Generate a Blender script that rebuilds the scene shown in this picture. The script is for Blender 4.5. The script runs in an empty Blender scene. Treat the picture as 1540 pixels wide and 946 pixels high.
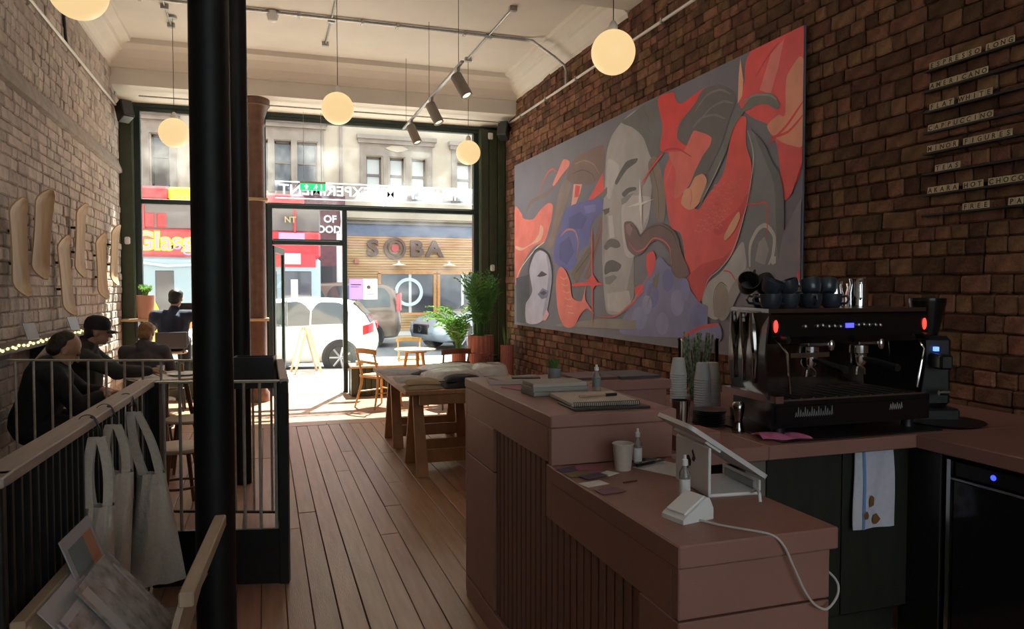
import bpy, bmesh, math, random
from mathutils import Vector, Matrix, Euler
R = math.radians
sc = bpy.context.scene
COL = sc.collection
random.seed(7)

# ------------------------------------------------------------------ camera
cd = bpy.data.cameras.new('camera'); cam = bpy.data.objects.new('camera', cd); COL.objects.link(cam)
cam.location = (0, 0, 1.55)
cam.rotation_euler = (R(90 - 2.045), 0, R(-18.42))
cd.sensor_width = 36.0; cd.lens = 36.0 * 1120 / 1540; cd.clip_start = 0.05; cd.clip_end = 300
sc.camera = cam
# ------------------------------------------------------------------ sky, sun, exposure
w = bpy.data.worlds.new('sky'); sc.world = w; w.use_nodes = True
bg = w.node_tree.nodes['Background']
bg.inputs['Color'].default_value = (0.86, 0.93, 1.0, 1); bg.inputs['Strength'].default_value = 1.85
sd = bpy.data.lights.new('sun_offscreen', 'SUN'); sun = bpy.data.objects.new('sun_offscreen', sd); COL.objects.link(sun)
sd.energy = 21.0; sd.angle = R(0.6); sd.color = (1.0, 0.95, 0.86)
sun.rotation_euler = Vector((-0.40, -1.0, -1.56)).to_track_quat('-Z', 'Y').to_euler()
sun.location = (6, 20, 22)
sc.view_settings.view_transform = 'Standard'; sc.view_settings.look = 'None'
sc.view_settings.exposure = 0.62; sc.view_settings.gamma = 1.0; sc.view_settings.use_curve_mapping = False
sc.cycles.max_bounces = 7; sc.cycles.diffuse_bounces = 4; sc.cycles.glossy_bounces = 3
sc.cycles.transmission_bounces = 5; sc.cycles.transparent_max_bounces = 10
sc.cycles.sample_clamp_indirect = 6.0; sc.cycles.caustics_reflective = False; sc.cycles.caustics_refractive = False
LAMP_W = 66.0            # watts of one globe pendant

# ------------------------------------------------------------------ materials
MATS = {}
def mat(name, col, rough=0.6, metal=0.0, var=0.0, scale=8.0, bump=0.0, bscale=None, spec=0.5, col2=None,
        stretch=None, emit=0.0, alpha=1.0, trans=0.0, rnd=0.0, coat=0.0, detail=4.0, ecol=None):
    if name in MATS: return MATS[name]
    m = bpy.data.materials.new(name); m.use_nodes = True; MATS[name] = m
    nt = m.node_tree; N = nt.nodes; L = nt.links; b = N['Principled BSDF']
    b.inputs['Base Color'].default_value = (*col, 1); b.inputs['Roughness'].default_value = rough
    b.inputs['Metallic'].default_value = metal; b.inputs['Specular IOR Level'].default_value = spec
    if coat: b.inputs['Coat Weight'].default_value = coat
    if trans: b.inputs['Transmission Weight'].default_value = trans
    if alpha < 1: b.inputs['Alpha'].default_value = alpha
    if emit:
        b.inputs['Emission Color'].default_value = (*(ecol or col), 1); b.inputs['Emission Strength'].default_value = emit
    src = None
    if var or bump or col2:
        tc = N.new('ShaderNodeTexCoord'); mp = N.new('ShaderNodeMapping'); L.new(tc.outputs['Object'], mp.inputs['Vector'])
        if stretch: mp.inputs['Scale'].default_value = stretch
        nz = N.new('ShaderNodeTexNoise'); nz.inputs['Scale'].default_value = scale; nz.inputs['Detail'].default_value = detail
        L.new(mp.outputs['Vector'], nz.inputs['Vector'])
        if var or col2:
            rp = N.new('ShaderNodeValToRGB'); c2 = col2 or tuple(c * (1 - var) for c in col)
            c1 = col if col2 else tuple(min(1, c * (1 + var)) for c in col)
            rp.color_ramp.elements[0].position = 0.32; rp.color_ramp.elements[1].position = 0.68
            rp.color_ramp.elements[0].color = (*c2, 1); rp.color_ramp.elements[1].color = (*c1, 1)
            L.new(nz.outputs['Fac'], rp.inputs['Fac']); src = rp.outputs['Color']
        if bump:
            bp = N.new('ShaderNodeBump'); bp.inputs['Strength'].default_value = bump; bp.inputs['Distance'].default_value = 0.02
            if bscale:
                n2 = N.new('ShaderNodeTexNoise'); n2.inputs['Scale'].default_value = bscale; n2.inputs['Detail'].default_value = 3
                L.new(mp.outputs['Vector'], n2.inputs['Vector']); L.new(n2.outputs['Fac'], bp.inputs['Height'])
            else: L.new(nz.outputs['Fac'], bp.inputs['Height'])
            L.new(bp.outputs['Normal'], b.inputs['Normal'])
    if rnd:                                             # each piece (object or mesh island) a shade of its own
        oi = N.new('ShaderNodeObjectInfo'); ge = N.new('ShaderNodeNewGeometry'); ad = N.new('ShaderNodeMath'); ad.operation = 'ADD'
        fr = N.new('ShaderNodeMath'); fr.operation = 'FRACT'
        L.new(oi.outputs['Random'], ad.inputs[0]); L.new(ge.outputs['Random Per Island'], ad.inputs[1]); L.new(ad.outputs[0], fr.inputs[0])
        mr = N.new('ShaderNodeMapRange'); mr.inputs['To Min'].default_value = 1 - rnd; mr.inputs['To Max'].default_value = 1 + rnd
        L.new(fr.outputs[0], mr.inputs['Value'])
        hs = N.new('ShaderNodeHueSaturation'); L.new(mr.outputs['Result'], hs.inputs['Value'])
        f2 = N.new('ShaderNodeMath'); f2.operation = 'MULTIPLY'; f2.inputs[1].default_value = 7.31; L.new(fr.outputs[0], f2.inputs[0])
        f3 = N.new('ShaderNodeMath'); f3.operation = 'FRACT'; L.new(f2.outputs[0], f3.inputs[0])
        m2 = N.new('ShaderNodeMapRange'); m2.inputs['To Min'].default_value = 0.485; m2.inputs['To Max'].default_value = 0.515
        L.new(f3.outputs[0], m2.inputs['Value']); L.new(m2.outputs['Result'], hs.inputs['Hue'])
        if src: L.new(src, hs.inputs['Color'])
        else: hs.inputs['Color'].default_value = (*col, 1)
        src = hs.outputs['Color']
    if src: L.new(src, b.inputs['Base Color'])
    return m

def glass_mat(name, tint=(0.95, 0.98, 0.97), gloss=0.07, dirt=0.0, dcol=(0.8, 0.82, 0.8)):
    m = bpy.data.materials.new(name); m.use_nodes = True; MATS[name] = m
    nt = m.node_tree; N = nt.nodes; L = nt.links; N.remove(N['Principled BSDF']); o = N['Material Output']
    t = N.new('ShaderNodeBsdfTransparent'); t.inputs['Color'].default_value = (*tint, 1)
    g = N.new('ShaderNodeBsdfGlossy'); g.inputs['Roughness'].default_value = 0.02
    mx = N.new('ShaderNodeMixShader'); fz = N.new('ShaderNodeLayerWeight'); fz.inputs['Blend'].default_value = 0.15
    mr = N.new('ShaderNodeMath'); mr.operation = 'MULTIPLY'; mr.inputs[1].default_value = gloss * 4
    L.new(fz.outputs['Fresnel'], mr.inputs[0]); L.new(mr.outputs[0], mx.inputs['Fac'])
    L.new(t.outputs[0], mx.inputs[1]); L.new(g.outputs[0], mx.inputs[2]); out = mx
    if dirt:
        tc = N.new('ShaderNodeTexCoord'); nz = N.new('ShaderNodeTexNoise'); nz.inputs['Scale'].default_value = 2.2; nz.inputs['Detail'].default_value = 7
        L.new(tc.outputs['Object'], nz.inputs['Vector'])
        rp = N.new('ShaderNodeMapRange'); rp.inputs['From Min'].default_value = 0.45; rp.inputs['From Max'].default_value = 0.8
        rp.inputs['To Max'].default_value = dirt; L.new(nz.outputs['Fac'], rp.inputs['Value'])
        d = N.new('ShaderNodeBsdfTranslucent'); d.inputs['Color'].default_value = (*dcol, 1)
        m2 = N.new('ShaderNodeMixShader'); L.new(rp.outputs['Result'], m2.inputs['Fac']); L.new(mx.outputs[0], m2.inputs[1]); L.new(d.outputs[0], m2.inputs[2]); out = m2
    L.new(out.outputs[0], o.inputs['Surface'])
    return m

def translucent(name, col, w=0.75):                     # thin vinyl, paper or leaf that lets daylight through
    m = bpy.data.materials.new(name); m.use_nodes = True; MATS[name] = m
    nt = m.node_tree; N = nt.nodes; L = nt.links; b = N['Principled BSDF']; o = N['Material Output']
    b.inputs['Base Color'].default_value = (*col, 1); b.inputs['Roughness'].default_value = .6
    t = N.new('ShaderNodeBsdfTranslucent'); t.inputs['Color'].default_value = (*col, 1)
    x = N.new('ShaderNodeMixShader'); x.inputs['Fac'].default_value = w
    L.new(b.outputs[0], x.inputs[1]); L.new(t.outputs[0], x.inputs[2]); L.new(x.outputs[0], o.inputs['Surface'])
    return m

# ------------------------------------------------------------------ mesh builder
def frame(d):
    d = Vector(d).normalized(); a = Vector((0, 0, 1)) if abs(d.z) < 0.9 else Vector((1, 0, 0))
    u = d.cross(a).normalized(); return u, d.cross(u).normalized()

class MB:
    def __init__(s): s.v = []; s.f = []; s.mi = []; s.cur = 0
    def add(s, vs, fs, M=None):
        o = len(s.v)
        s.v += [tuple(M @ Vector(p)) if M is not None else tuple(p) for p in vs]
        s.f += [tuple(i + o for i in f) for f in fs]; s.mi += [s.cur] * len(fs); return s
    def box(s, x0, x1, y0, y1, z0, z1, M=None):
        vs = [(x, y, z) for x in (x0, x1) for y in (y0, y1) for z in (z0, z1)]
        return s.add(vs, [(0, 1, 3, 2), (4, 6, 7, 5), (0, 4, 5, 1), (2, 3, 7, 6), (0, 2, 6, 4), (1, 5, 7, 3)], M)
    def bev(s, x0, x1, y0, y1, z0, z1, r=0.005, M=None):       # box with chamfered edges
        r = min(r, (x1 - x0) * .45, (y1 - y0) * .45, (z1 - z0) * .45)
        X = (x0, x1); Y = (y0, y1); Z = (z0, z1); vs = []; idx = {}
        for i in (0, 1):
            for j in (0, 1):
                for k in (0, 1):
                    sx, sy, sz = (1, -1)[i], (1, -1)[j], (1, -1)[k]
                    for a in range(3):
                        p = [X[i] + sx * r, Y[j] + sy * r, Z[k] + sz * r]
                        p[a] = (X[i], Y[j], Z[k])[a]; idx[i, j, k, a] = len(vs); vs.append(tuple(p))
        g = lambda i, j, k, a: idx[i, j, k, a]; fs = []
        for i in (0, 1):
            q = [g(i, 0, 0, 0), g(i, 1, 0, 0), g(i, 1, 1, 0), g(i, 0, 1, 0)]; fs.append(q if i else q[::-1])
            q = [g(0, i, 0, 1), g(1, i, 0, 1), g(1, i, 1, 1), g(0, i, 1, 1)]; fs.append(q if not i else q[::-1])
            q = [g(0, 0, i, 2), g(1, 0, i, 2), g(1, 1, i, 2), g(0, 1, i, 2)]; fs.append(q if i else q[::-1])
        for i in (0, 1):
            for j in (0, 1):
                q = [g(i, j, 0, 0), g(i, j, 1, 0), g(i, j, 1, 1), g(i, j, 0, 1)]; fs.append(q if (i ^ j) else q[::-1])
                q = [g(i, 0, j, 0), g(i, 1, j, 0), g(i, 1, j, 2), g(i, 0, j, 2)]; fs.append(q if not (i ^ j) else q[::-1])
                q = [g(0, i, j, 1), g(1, i, j, 1), g(1, i, j, 2), g(0, i, j, 2)]; fs.append(q if (i ^ j) else q[::-1])
        for i in (0, 1):
            for j in (0, 1):
                for k in (0, 1):
                    q = [g(i, j, k, 0), g(i, j, k, 1), g(i, j, k, 2)]; fs.append(q if (i ^ j ^ k) else q[::-1])
        return s.add(vs, fs, M)
    def tube(s, pts, r, n=8, caps=True, M=None, flat=None):
        pts = [Vector(p) for p in pts]; m = len(pts); rs = r if isinstance(r, (list, tuple)) else [r] * m
        vs = []; u = v = None
        for i, p in enumerate(pts):
            d = (pts[min(i + 1, m - 1)] - pts[max(i - 1, 0)])
            if d.length < 1e-9: d = Vector((0, 0, 1))
            d.normalize()
            if u is None: u, v = frame(d)
            else:
                u = u - d * u.dot(d)
                if u.length < 1e-6: u, _ = frame(d)
                u.normalize(); v = d.cross(u)
            for k in range(n):
                a = 2 * math.pi * k / n; vs.append(p + (u * math.cos(a) + v * math.sin(a) * (flat or 1)) * rs[i])
        fs = [(i * n + k, i * n + (k + 1) % n, (i + 1) * n + (k + 1) % n, (i + 1) * n + k) for i in range(m - 1) for k in range(n)]
        if caps: fs += [tuple(range(n))[::-1], tuple(range((m - 1) * n, m * n))]
        return s.add(vs, fs, M)
    def cyl(s, p, q, r, r2=None, n=14, M=None): return s.tube([p, q], [r, r if r2 is None else r2], n, True, M)
    def lathe(s, prof, c=(0, 0, 0), n=20, M=None, ax=None, flute=None):   # prof = [(r, z)]; ax turns the z axis
        T = Matrix.Translation(c)
        if ax is not None: T = T @ Vector(ax).to_track_quat('Z', 'Y').to_matrix().to_4x4()
        vs = []; fs = []; m = len(prof)
        for (r, z) in prof:
            for k in range(n):
                a = 2 * math.pi * k / n; rr = r * (1 + (flute[1] * math.cos(flute[0] * a) if flute else 0)); vs.append((rr * math.cos(a), rr * math.sin(a), z))
        for i in range(m - 1):
            for k in range(n): fs.append((i * n + k, i * n + (k + 1) % n, (i + 1) * n + (k + 1) % n, (i + 1) * n + k))
        if m == 4 and min(prof[0][0], prof[-1][0]) > 1e-6 and (prof[0][0] == prof[-1][0] or prof[0][1] == prof[-1][1]):    # a ring closes on itself
            for k in range(n): fs.append(((m - 1) * n + k, (m - 1) * n + (k + 1) % n, (k + 1) % n, k))
        else:
            if prof[0][0] > 1e-6: fs.append(tuple(range(n))[::-1])
            if prof[-1][0] > 1e-6: fs.append(tuple(range((m - 1) * n, m * n)))
        return s.add(vs, fs, (M @ T) if M is not None else T)
    def sphere(s, c, r, n=16, m=10, M=None):
        rx, ry, rz = r if isinstance(r, (list, tuple)) else (r, r, r)
        vs = [(0, 0, -rz)]; fs = []
        for i in range(1, m):
            t = math.pi * i / m - math.pi / 2
            for k in range(n): a = 2 * math.pi * k / n; vs.append((rx * math.cos(t) * math.cos(a), ry * math.cos(t) * math.sin(a), rz * math.sin(t)))
        vs.append((0, 0, rz)); top = len(vs) - 1
        for k in range(n): fs.append((0, 1 + (k + 1) % n, 1 + k)); fs.append((top, top - n + k, top - n + (k + 1) % n))
        for i in range(m - 2):
            for k in range(n): a = 1 + i * n; fs.append((a + k, a + (k + 1) % n, a + n + (k + 1) % n, a + n + k))
        T = Matrix.Translation(c); return s.add(vs, fs, (M @ T) if M is not None else T)
    def caps(s, p, q, r0, r1, n=12):                          # tapered capsule
        p = Vector(p); q = Vector(q); d = (q - p); L = d.length
        if L < 1e-6: return s.sphere(p, r0)
        d /= L; pr = [p + d * (-r0 * math.cos(a)) for a in (0.15, .6, 1.1)] + [p, q] + [q + d * (r1 * math.cos(a)) for a in (1.1, .6, .15)]
        rr = [r0 * math.sin(a) for a in (0.15, .6, 1.1)] + [r0, r1] + [r1 * math.sin(a) for a in (1.1, .6, .15)]
        return s.tube(pr, rr, n)
    def chain(s, pts, rs, n=12):
        for i in range(len(pts) - 1): s.caps(pts[i], pts[i + 1], rs[i], rs[i + 1], n)
        return s
    def prism(s, poly, a, b, ax='x', M=None):                  # polygon in the two other axes, extruded a..b
        def P(u, v, t): return {'x': (t, u, v), 'y': (u, t, v), 'z': (u, v, t)}[ax]
        n = len(poly); vs = [P(u, v, a) for u, v in poly] + [P(u, v, b) for u, v in poly]
        fs = [tuple(range(n)), tuple(range(n, 2 * n))[::-1]] + [(i, i + n, (i + 1) % n + n, (i + 1) % n) for i in range(n)]
        return s.add(vs, fs, M)
    def surf(s, fn, nu, nv, thick=0.0, M=None):                # fn(u, v) -> point, u, v in 0..1
        P = [[Vector(fn(i / nu, j / nv)) for j in range(nv + 1)] for i in range(nu + 1)]; w1 = nv + 1
        vs = [p for row in P for p in row]; fs = [(i * w1 + j, (i + 1) * w1 + j, (i + 1) * w1 + j + 1, i * w1 + j + 1) for i in range(nu) for j in range(nv)]
        if thick:
            nrm = []
            for i in range(nu + 1):
                for j in range(nv + 1):
                    a = P[min(i + 1, nu)][j] - P[max(i - 1, 0)][j]; b = P[i][min(j + 1, nv)] - P[i][max(j - 1, 0)]
                    c = a.cross(b); nrm.append(c.normalized() if c.length > 1e-9 else Vector((0, 0, 1)))
            o = len(vs); vs = vs + [vs[i] - nrm[i] * thick for i in range(o)]; fs += [tuple(o + k for k in f[::-1]) for f in fs]
            ring = [i * w1 for i in range(nu + 1)] + [nu * w1 + j for j in range(1, nv + 1)] + [i * w1 + nv for i in range(nu - 1, -1, -1)] + [j for j in range(nv - 1, 0, -1)]
            for k in range(len(ring)): a, b = ring[k], ring[(k + 1) % len(ring)]; fs.append((a, a + o, b + o, b)[::-1])
        return s.add(vs, fs, M)
    def mesh(s, name, m, smooth=False, fix=False):
        me = bpy.data.meshes.new(name); me.from_pydata([tuple(v) for v in s.v], [], s.f)
        ms = m if isinstance(m, (list, tuple)) else [m]
        for x in ms: me.materials.append(x)
        if len(ms) > 1: me.polygons.foreach_set('material_index', s.mi)
        if fix:
            bm = bmesh.new(); bm.from_mesh(me); bmesh.ops.recalc_face_normals(bm, faces=bm.faces); bm.to_mesh(me); bm.free()
        if smooth:
            me.polygons.foreach_set('use_smooth', [True] * len(me.polygons))
            try: me.set_sharp_from_angle(angle=R(42))
            except Exception: pass
        me.update(); return me
    def build(s, name, m, parent=None, smooth=False, fix=True, **kw):
        o = bpy.data.objects.new(name, s.mesh(name, m, smooth, fix)); COL.objects.link(o)
        if parent is not None: o.parent = parent
        return tag(o, **kw)

def tag(o, label=None, cat=None, group=None, kind=None):
    for k, v in (('label', label), ('category', cat), ('group', group), ('kind', kind)):
        if v: o[k] = v
    return o
def thing(name, label, cat, loc=(0, 0, 0), rz=0.0, group=None):
    o = bpy.data.objects.new(name, None); COL.objects.link(o); o.empty_display_size = 0.1
    o.location = loc; o.rotation_euler = (0, 0, rz); return tag(o, label, cat, group)
def dup(o, parent=None):
    c = o.copy(); COL.objects.link(c)
    if parent is not None: c.parent = parent
    for ch in list(o.children): dup(ch, c)
    return c
def place(src, loc, rz, label=None):
    c = dup(src); c.location = loc; c.rotation_euler = (0, 0, rz)
    if label: c['label'] = label
    return c
def text_mesh(txt, size, depth=0.0, bold=0.0, align='CENTER', sx=1.0):
    cu = bpy.data.curves.new('lettering', 'FONT'); cu.body = txt; cu.size = size; cu.extrude = depth; cu.offset = bold
    cu.align_x = align; cu.align_y = 'CENTER'; cu.resolution_u = 3
    ob = bpy.data.objects.new('lettering', cu); COL.objects.link(ob)
    dg = bpy.context.evaluated_depsgraph_get(); me = bpy.data.meshes.new_from_object(ob.evaluated_get(dg))
    bpy.data.objects.remove(ob); bpy.data.curves.remove(cu)
    if sx != 1: me.transform(Matrix.Diagonal((sx, 1, 1, 1)))
    return me
FACE_FRONT = Matrix(((1, 0, 0, 0), (0, 0, -1, 0), (0, 1, 0, 0), (0, 0, 0, 1)))      # text reads for someone looking along +Y
FACE_LEFT = Matrix(((0, 0, -1, 0), (-1, 0, 0, 0), (0, 1, 0, 0), (0, 0, 0, 1)))      # text on the right wall, read looking along +X
def text(name, txt, size, loc, F, m, parent=None, depth=0.001, bold=0.0, sx=1.0, **kw):
    me = text_mesh(txt, size, depth, bold, sx=sx); me.name = name; me.transform(F); me.materials.clear(); me.materials.append(m)
    o = bpy.data.objects.new(name, me); COL.objects.link(o); o.location = loc
    if parent is not None: o.parent = parent
    return tag(o, **kw)
def remeshed(o, vox, smooth=4):
    r = o.modifiers.new('skin', 'REMESH'); r.mode = 'VOXEL'; r.voxel_size = vox; r.use_smooth_shade = True
    s = o.modifiers.new('smooth', 'SMOOTH'); s.factor = 0.5; s.iterations = smooth
    return o

# common materials
M_black = mat('black_paint', (0.012, 0.012, 0.012), 0.38, var=0.3, scale=20)
M_iron = mat('black_iron', (0.008, 0.008, 0.008), 0.5, spec=.3, var=0.4, scale=9, bump=0.15)
M_steel = mat('brushed_steel', (0.55, 0.55, 0.54), 0.25, 1.0)
M_chrome = mat('chrome', (0.8, 0.8, 0.8), 0.08, 1.0)
M_galv = mat('galvanised_conduit', (0.42, 0.41, 0.39), 0.4, 0.7, var=0.15, scale=30)
M_white = mat('white_plastic', (0.80, 0.79, 0.77), 0.4)
M_paper = mat('white_paper', (0.78, 0.76, 0.72), 0.8, var=0.04, scale=30)
M_plaster = mat('cream_ceiling_paint', (0.71, 0.655, 0.575), 0.7, var=0.03, scale=3)
M_pine = mat('pine', (0.60, 0.38, 0.17), 0.5, col2=(0.46, 0.26, 0.10), scale=4, stretch=(8, 8, 1))
M_oak = mat('pale_oak', (0.62, 0.44, 0.25), 0.5, col2=(0.50, 0.33, 0.17), scale=5, stretch=(6, 1, 6))
M_darkwood = mat('dark_stained_wood', (0.16, 0.075, 0.032), 0.4, col2=(0.10, 0.045, 0.02), scale=6, stretch=(1, 6, 1))
M_green = mat('dark_green_paint', (0.040, 0.052, 0.022), 0.42, var=0.15, scale=12)
M_frame = mat('dark_green_window_paint', (0.012, 0.026, 0.020), 0.35, var=0.15, scale=12)
M_glass = glass_mat('window_glass', gloss=0.05, dirt=0.03)
M_topglass = glass_mat('dusty_upper_glass', gloss=0.05, dirt=0.09)
M_leaf = translucent('palm_leaf', (0.085, 0.22, 0.04), .3)
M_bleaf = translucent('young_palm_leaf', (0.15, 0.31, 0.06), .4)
# ================================================================== the room
XL, XR, YF, ZC = -1.80, 3.586, 11.20, 4.60
S = dict(kind='structure')
_ci = cam.matrix_basis.inverted()
def seen(p):                                               # distance if a point lies in the picture
    q = _ci @ Vector(p)
    if q.z > -0.1: return None
    x = 770 + 1120 * q.x / -q.z; y = 473 - 1120 * q.y / -q.z
    return -q.z if -20 < x < 1560 and -20 < y < 966 else None

M_floor = mat('worn_floorboards', (0.47, 0.262, 0.165), 0.31, col2=(0.35, 0.185, 0.112), scale=3.0, stretch=(9, 0.7, 1), rnd=0.12, bump=0.12, bscale=30)
M_sub = mat('underfloor_boards', (0.30, 0.16, 0.10), 0.9, var=0.1)
fl = MB().box(XL - .2, XR + .2, -4.2, YF + .15, -0.10, -0.022).build('floor', M_sub, **S)
M_plainfl = mat('floorboards_behind', (0.30, 0.16, 0.085), 0.5, col2=(0.2, 0.1, 0.05), scale=3, stretch=(9, .7, 1))
MB().box(XL, XR, -4.0, 2.3, -0.022, 0).build('plank_field', M_plainfl, fl, kind='stuff')
pw = 0.118; YE = 8.63                                      # beyond YE the boards run across the entrance
for i in range(46):
    x0 = XL + i * pw; y = 2.3
    if x0 > XR - .05: break
    while y < YE - .05:
        L = random.uniform(2.2, 5.2)
        if YE - (y + L) < 1.0: L = YE - y
        zz = random.uniform(-0.0025, 0.0015); g = random.uniform(.0012, .004)
        MB().bev(x0 + g, min(x0 + pw - .0015, XR), y + .002, y + L - .002, -.022, zz, .0025).build('plank', M_floor, fl)
        y += L

M_ent = mat('entrance_floorboards', (0.47, 0.262, 0.165), 0.31, col2=(0.35, 0.185, 0.112), scale=3.0, stretch=(.7, 9, 1), rnd=0.12)
y = YE
while y < YF - .01:
    d_ = min(.135, YF - y); x0 = XL
    while x0 < XR - .01:
        L = random.uniform(1.6, 3.4)
        if XR - (x0 + L) < .8: L = XR - x0
        MB().bev(x0 + .001, x0 + L - .001, y + .0015, y + d_ - .0015, -.022, random.uniform(-.002, .001), .0025).build('plank', M_ent, fl); x0 += L
    y += d_

M_brR = mat('old_red_brown_brick', (0.215, 0.108, 0.060), 0.9, col2=(0.115, 0.056, 0.032), scale=9, rnd=0.5, bump=0.9, bscale=30, spec=.25)
M_moR = mat('dark_mortar', (0.115, 0.063, 0.037), 0.95, var=0.4, scale=25, bump=0.5)
M_brL = mat('faded_grey_painted_brick', (0.52, 0.44, 0.375), 0.85, col2=(0.39, 0.32, 0.27), scale=7, rnd=0.16, bump=0.6, bscale=34)
M_moL = mat('grey_mortar', (0.33, 0.27, 0.22), 0.95, var=0.4, scale=25, bump=0.5)

def brick_wall(parent, xw, sgn, y0, y1, z0, z1, m, skip=None, lim=300, hgt=0.094, out=.012):
    D = 0.034; proto = {}
    for L in (0.235, 0.115, 0.175):
        b = MB(); b.bev(-D / 2, D / 2, -L / 2, L / 2, -hgt / 2 + .0035, hgt / 2 - .0035, .009)
        proto[L] = (b, b.mesh('brick', m, False, True))
    lst = []; z = z0; row = 0
    while z < z1 - .03:
        head = row % 4 == 3 or random.random() < .12; y = y0 - random.uniform(0, .2); hz = hgt * random.uniform(.86, 1.16)
        while y < y1:
            L = 0.115 if head else random.choice((0.235, 0.235, 0.235, 0.175, 0.115)); Ls = L * random.uniform(.9, 1.12)
            yc, zc = y + Ls / 2, z + hz / 2
            if y >= y0 - .001 and y + Ls <= y1 + .001 and not (skip and skip(yc, zc)):
                lst.append((yc, zc, L, Ls / L * .975, hz / hgt))
            y += Ls
        z += hz; row += 1
    def key(b):
        d = seen((xw, b[0], b[1])); return d if d else 1e6 + b[0]
    lst.sort(key=key); rest = MB()
    for i, (yc, zc, L, sl, sh) in enumerate(lst):
        M = Matrix.Translation((xw + sgn * (D / 2 - out + random.uniform(-.007, .009)), yc, zc)) @ Euler((random.uniform(-.035, .035), random.uniform(-.06, .06), random.uniform(-.05, .05))).to_matrix().to_4x4() @ Matrix.Diagonal((1, sl, sh, 1))
        if i < lim and key((yc, zc)) < 1e5:
            o = bpy.data.objects.new('brick', proto[L][1]); COL.objects.link(o); o.parent = parent; o.matrix_local = M
        else: rest.add(proto[L][0].v, proto[L][0].f, M)
    rest.build('brickwork', m, parent, fix=True, kind='stuff')

CAN = dict(y0=4.26, y1=10.47, z0=1.009, z1=3.347)             # the big canvas on the right wall
wr = MB().box(XR, XR + .25, -4.2, YF + .3, -.1, 5.2).build('wall_right', M_moR, **S)
brick_wall(wr, XR, -1, 1.9, 11.02, 0.02, 4.40, M_brR, lambda y, z: CAN['y0'] + .2 < y < CAN['y1'] - .2 and CAN['z0'] + .15 < z < CAN['z1'] - .15 or (z < .85 and y < 3.7))
wl = MB().box(XL - .25, XL, -4.2, YF + .3, -.1, 5.2).build('wall_left', M_moL, **S)
brick_wall(wl, XL, 1, 5.6, 11.02, 0.30, 4.30, M_brL, lambda y, z: 3.06 < z < 3.24, out=.020)
# sloping plaster string course along the left wall
M_course = mat('grey_string_course', (0.34, 0.29, 0.25), 0.85, var=0.15, scale=8, bump=0.3)
MB().prism([(XL - .01, 3.05), (XL + .045, 3.07), (XL + .045, 3.11), (XL - .01, 3.25)], 2.0, 11.02, 'y').build('trim_1', M_course, **S)
M_dim = mat('back_wall_paint', (0.30, 0.25, 0.21), 0.8, var=0.1)
wbk = MB().box(XL - .2, -1.35, -4.3, -4.0, -.1, 5.2).box(3.15, XR + .2, -4.3, -4.0, -.1, 5.2).box(-1.35, 3.15, -4.3, -4.0, -.1, .85).box(-1.35, 3.15, -4.3, -4.0, 3.75, 5.2).build('wall_back', M_dim, **S)  # rear window added out of view so sky light reaches the bar end
for i in range(4): MB().box(-1.35 + i * 1.5 - .04, -1.35 + i * 1.5 + .04, -4.22, -4.12, .85, 3.75).build('frame_bar', M_white, wbk)
MB().box(-1.35, 3.15, -4.18, -4.17, .85, 3.75).build('pane', M_glass, wbk)

cl = MB().box(XL - .2, XR + .2, -4.2, 11.5, ZC, ZC + .35).build('ceiling', M_plaster, **S)
# ceiling beam, cornices and the bulkhead over the shop window
MB().box(XL, XR, 6.25, 6.95, 4.385, ZC + .02).build('ceiling_beam', M_plaster, cl)
def cornice(name, xw, s, y0, y1):
    pr = [(0, 4.31), (.045, 4.32), (.055, 4.36), (.11, 4.40), (.17, 4.47), (.20, 4.485), (.215, 4.53), (.31, 4.56), (.325, 4.61), (0, 4.61)]
    MB().prism([(xw + s * (a - .02), z) for a, z in pr], y0, y1, 'y').build(name, M_plaster, **S)
cornice('trim_2', XR, -1, 6.95, 10.5); cornice('trim_3', XL, 1, 6.95, 10.5); cornice('trim_6', XR, -1, -4, 6.25); cornice('trim_7', XL, 1, -4, 6.25)
MB().prism([(10.5, 4.62), (10.5, 4.10), (10.56, 4.095), (YF + .1, 4.03), (YF + .3, 4.03), (YF + .3, 4.62)], XL, XR, 'x').build('trim_4', M_plaster, **S)
MB().prism([(10.52, 4.30), (10.47, 4.31), (10.46, 4.34), (10.40, 4.42), (10.30, 4.50), (10.20, 4.54), (10.17, 4.61), (10.52, 4.61)], XL, XR, 'x').build('trim_5', M_plaster, **S)

# ------------------------------------------------------------------ shop front
wf = MB().box(XL, XR, YF - .02, YF + .22, 3.985, 4.62).build('wall_front', M_frame, **S)
MB().box(-12, XL - .25, YF, YF + .25, -.2, 9).build('wall_front_street', M_course, wf)
def post(x0, x1, n):
    p = MB().box(x0, x1, YF - .12, YF + .16, 0, 3.99).build('shopfront_post', M_green, wf)
    w_ = (x1 - x0) / n
    for i in range(n): MB().bev(x0 + i * w_ + .006, x0 + (i + 1) * w_ - .006, YF - .145, YF - .115, .0, 3.985, .006).build('board', M_green, p)
post(XL, -1.635, 1); post(3.175, XR, 3)
def pane(win, x0, x1, z0, z1, m=None, y=YF + .03): return MB().box(x0, x1, y - .004, y + .004, z0, z1).build('pane', m or M_glass, win)
def bar(win, x0, x1, z0, z1, n='frame_bar', y0=YF - .02, y1=YF + .09, m=None): return MB().bev(x0, x1, y0, y1, z0, z1, .006).build(n, m or M_frame, win)
def window(n):
    o = bpy.data.objects.new('window_%d' % n, None); COL.objects.link(o); return tag(o, kind='structure')
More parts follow.
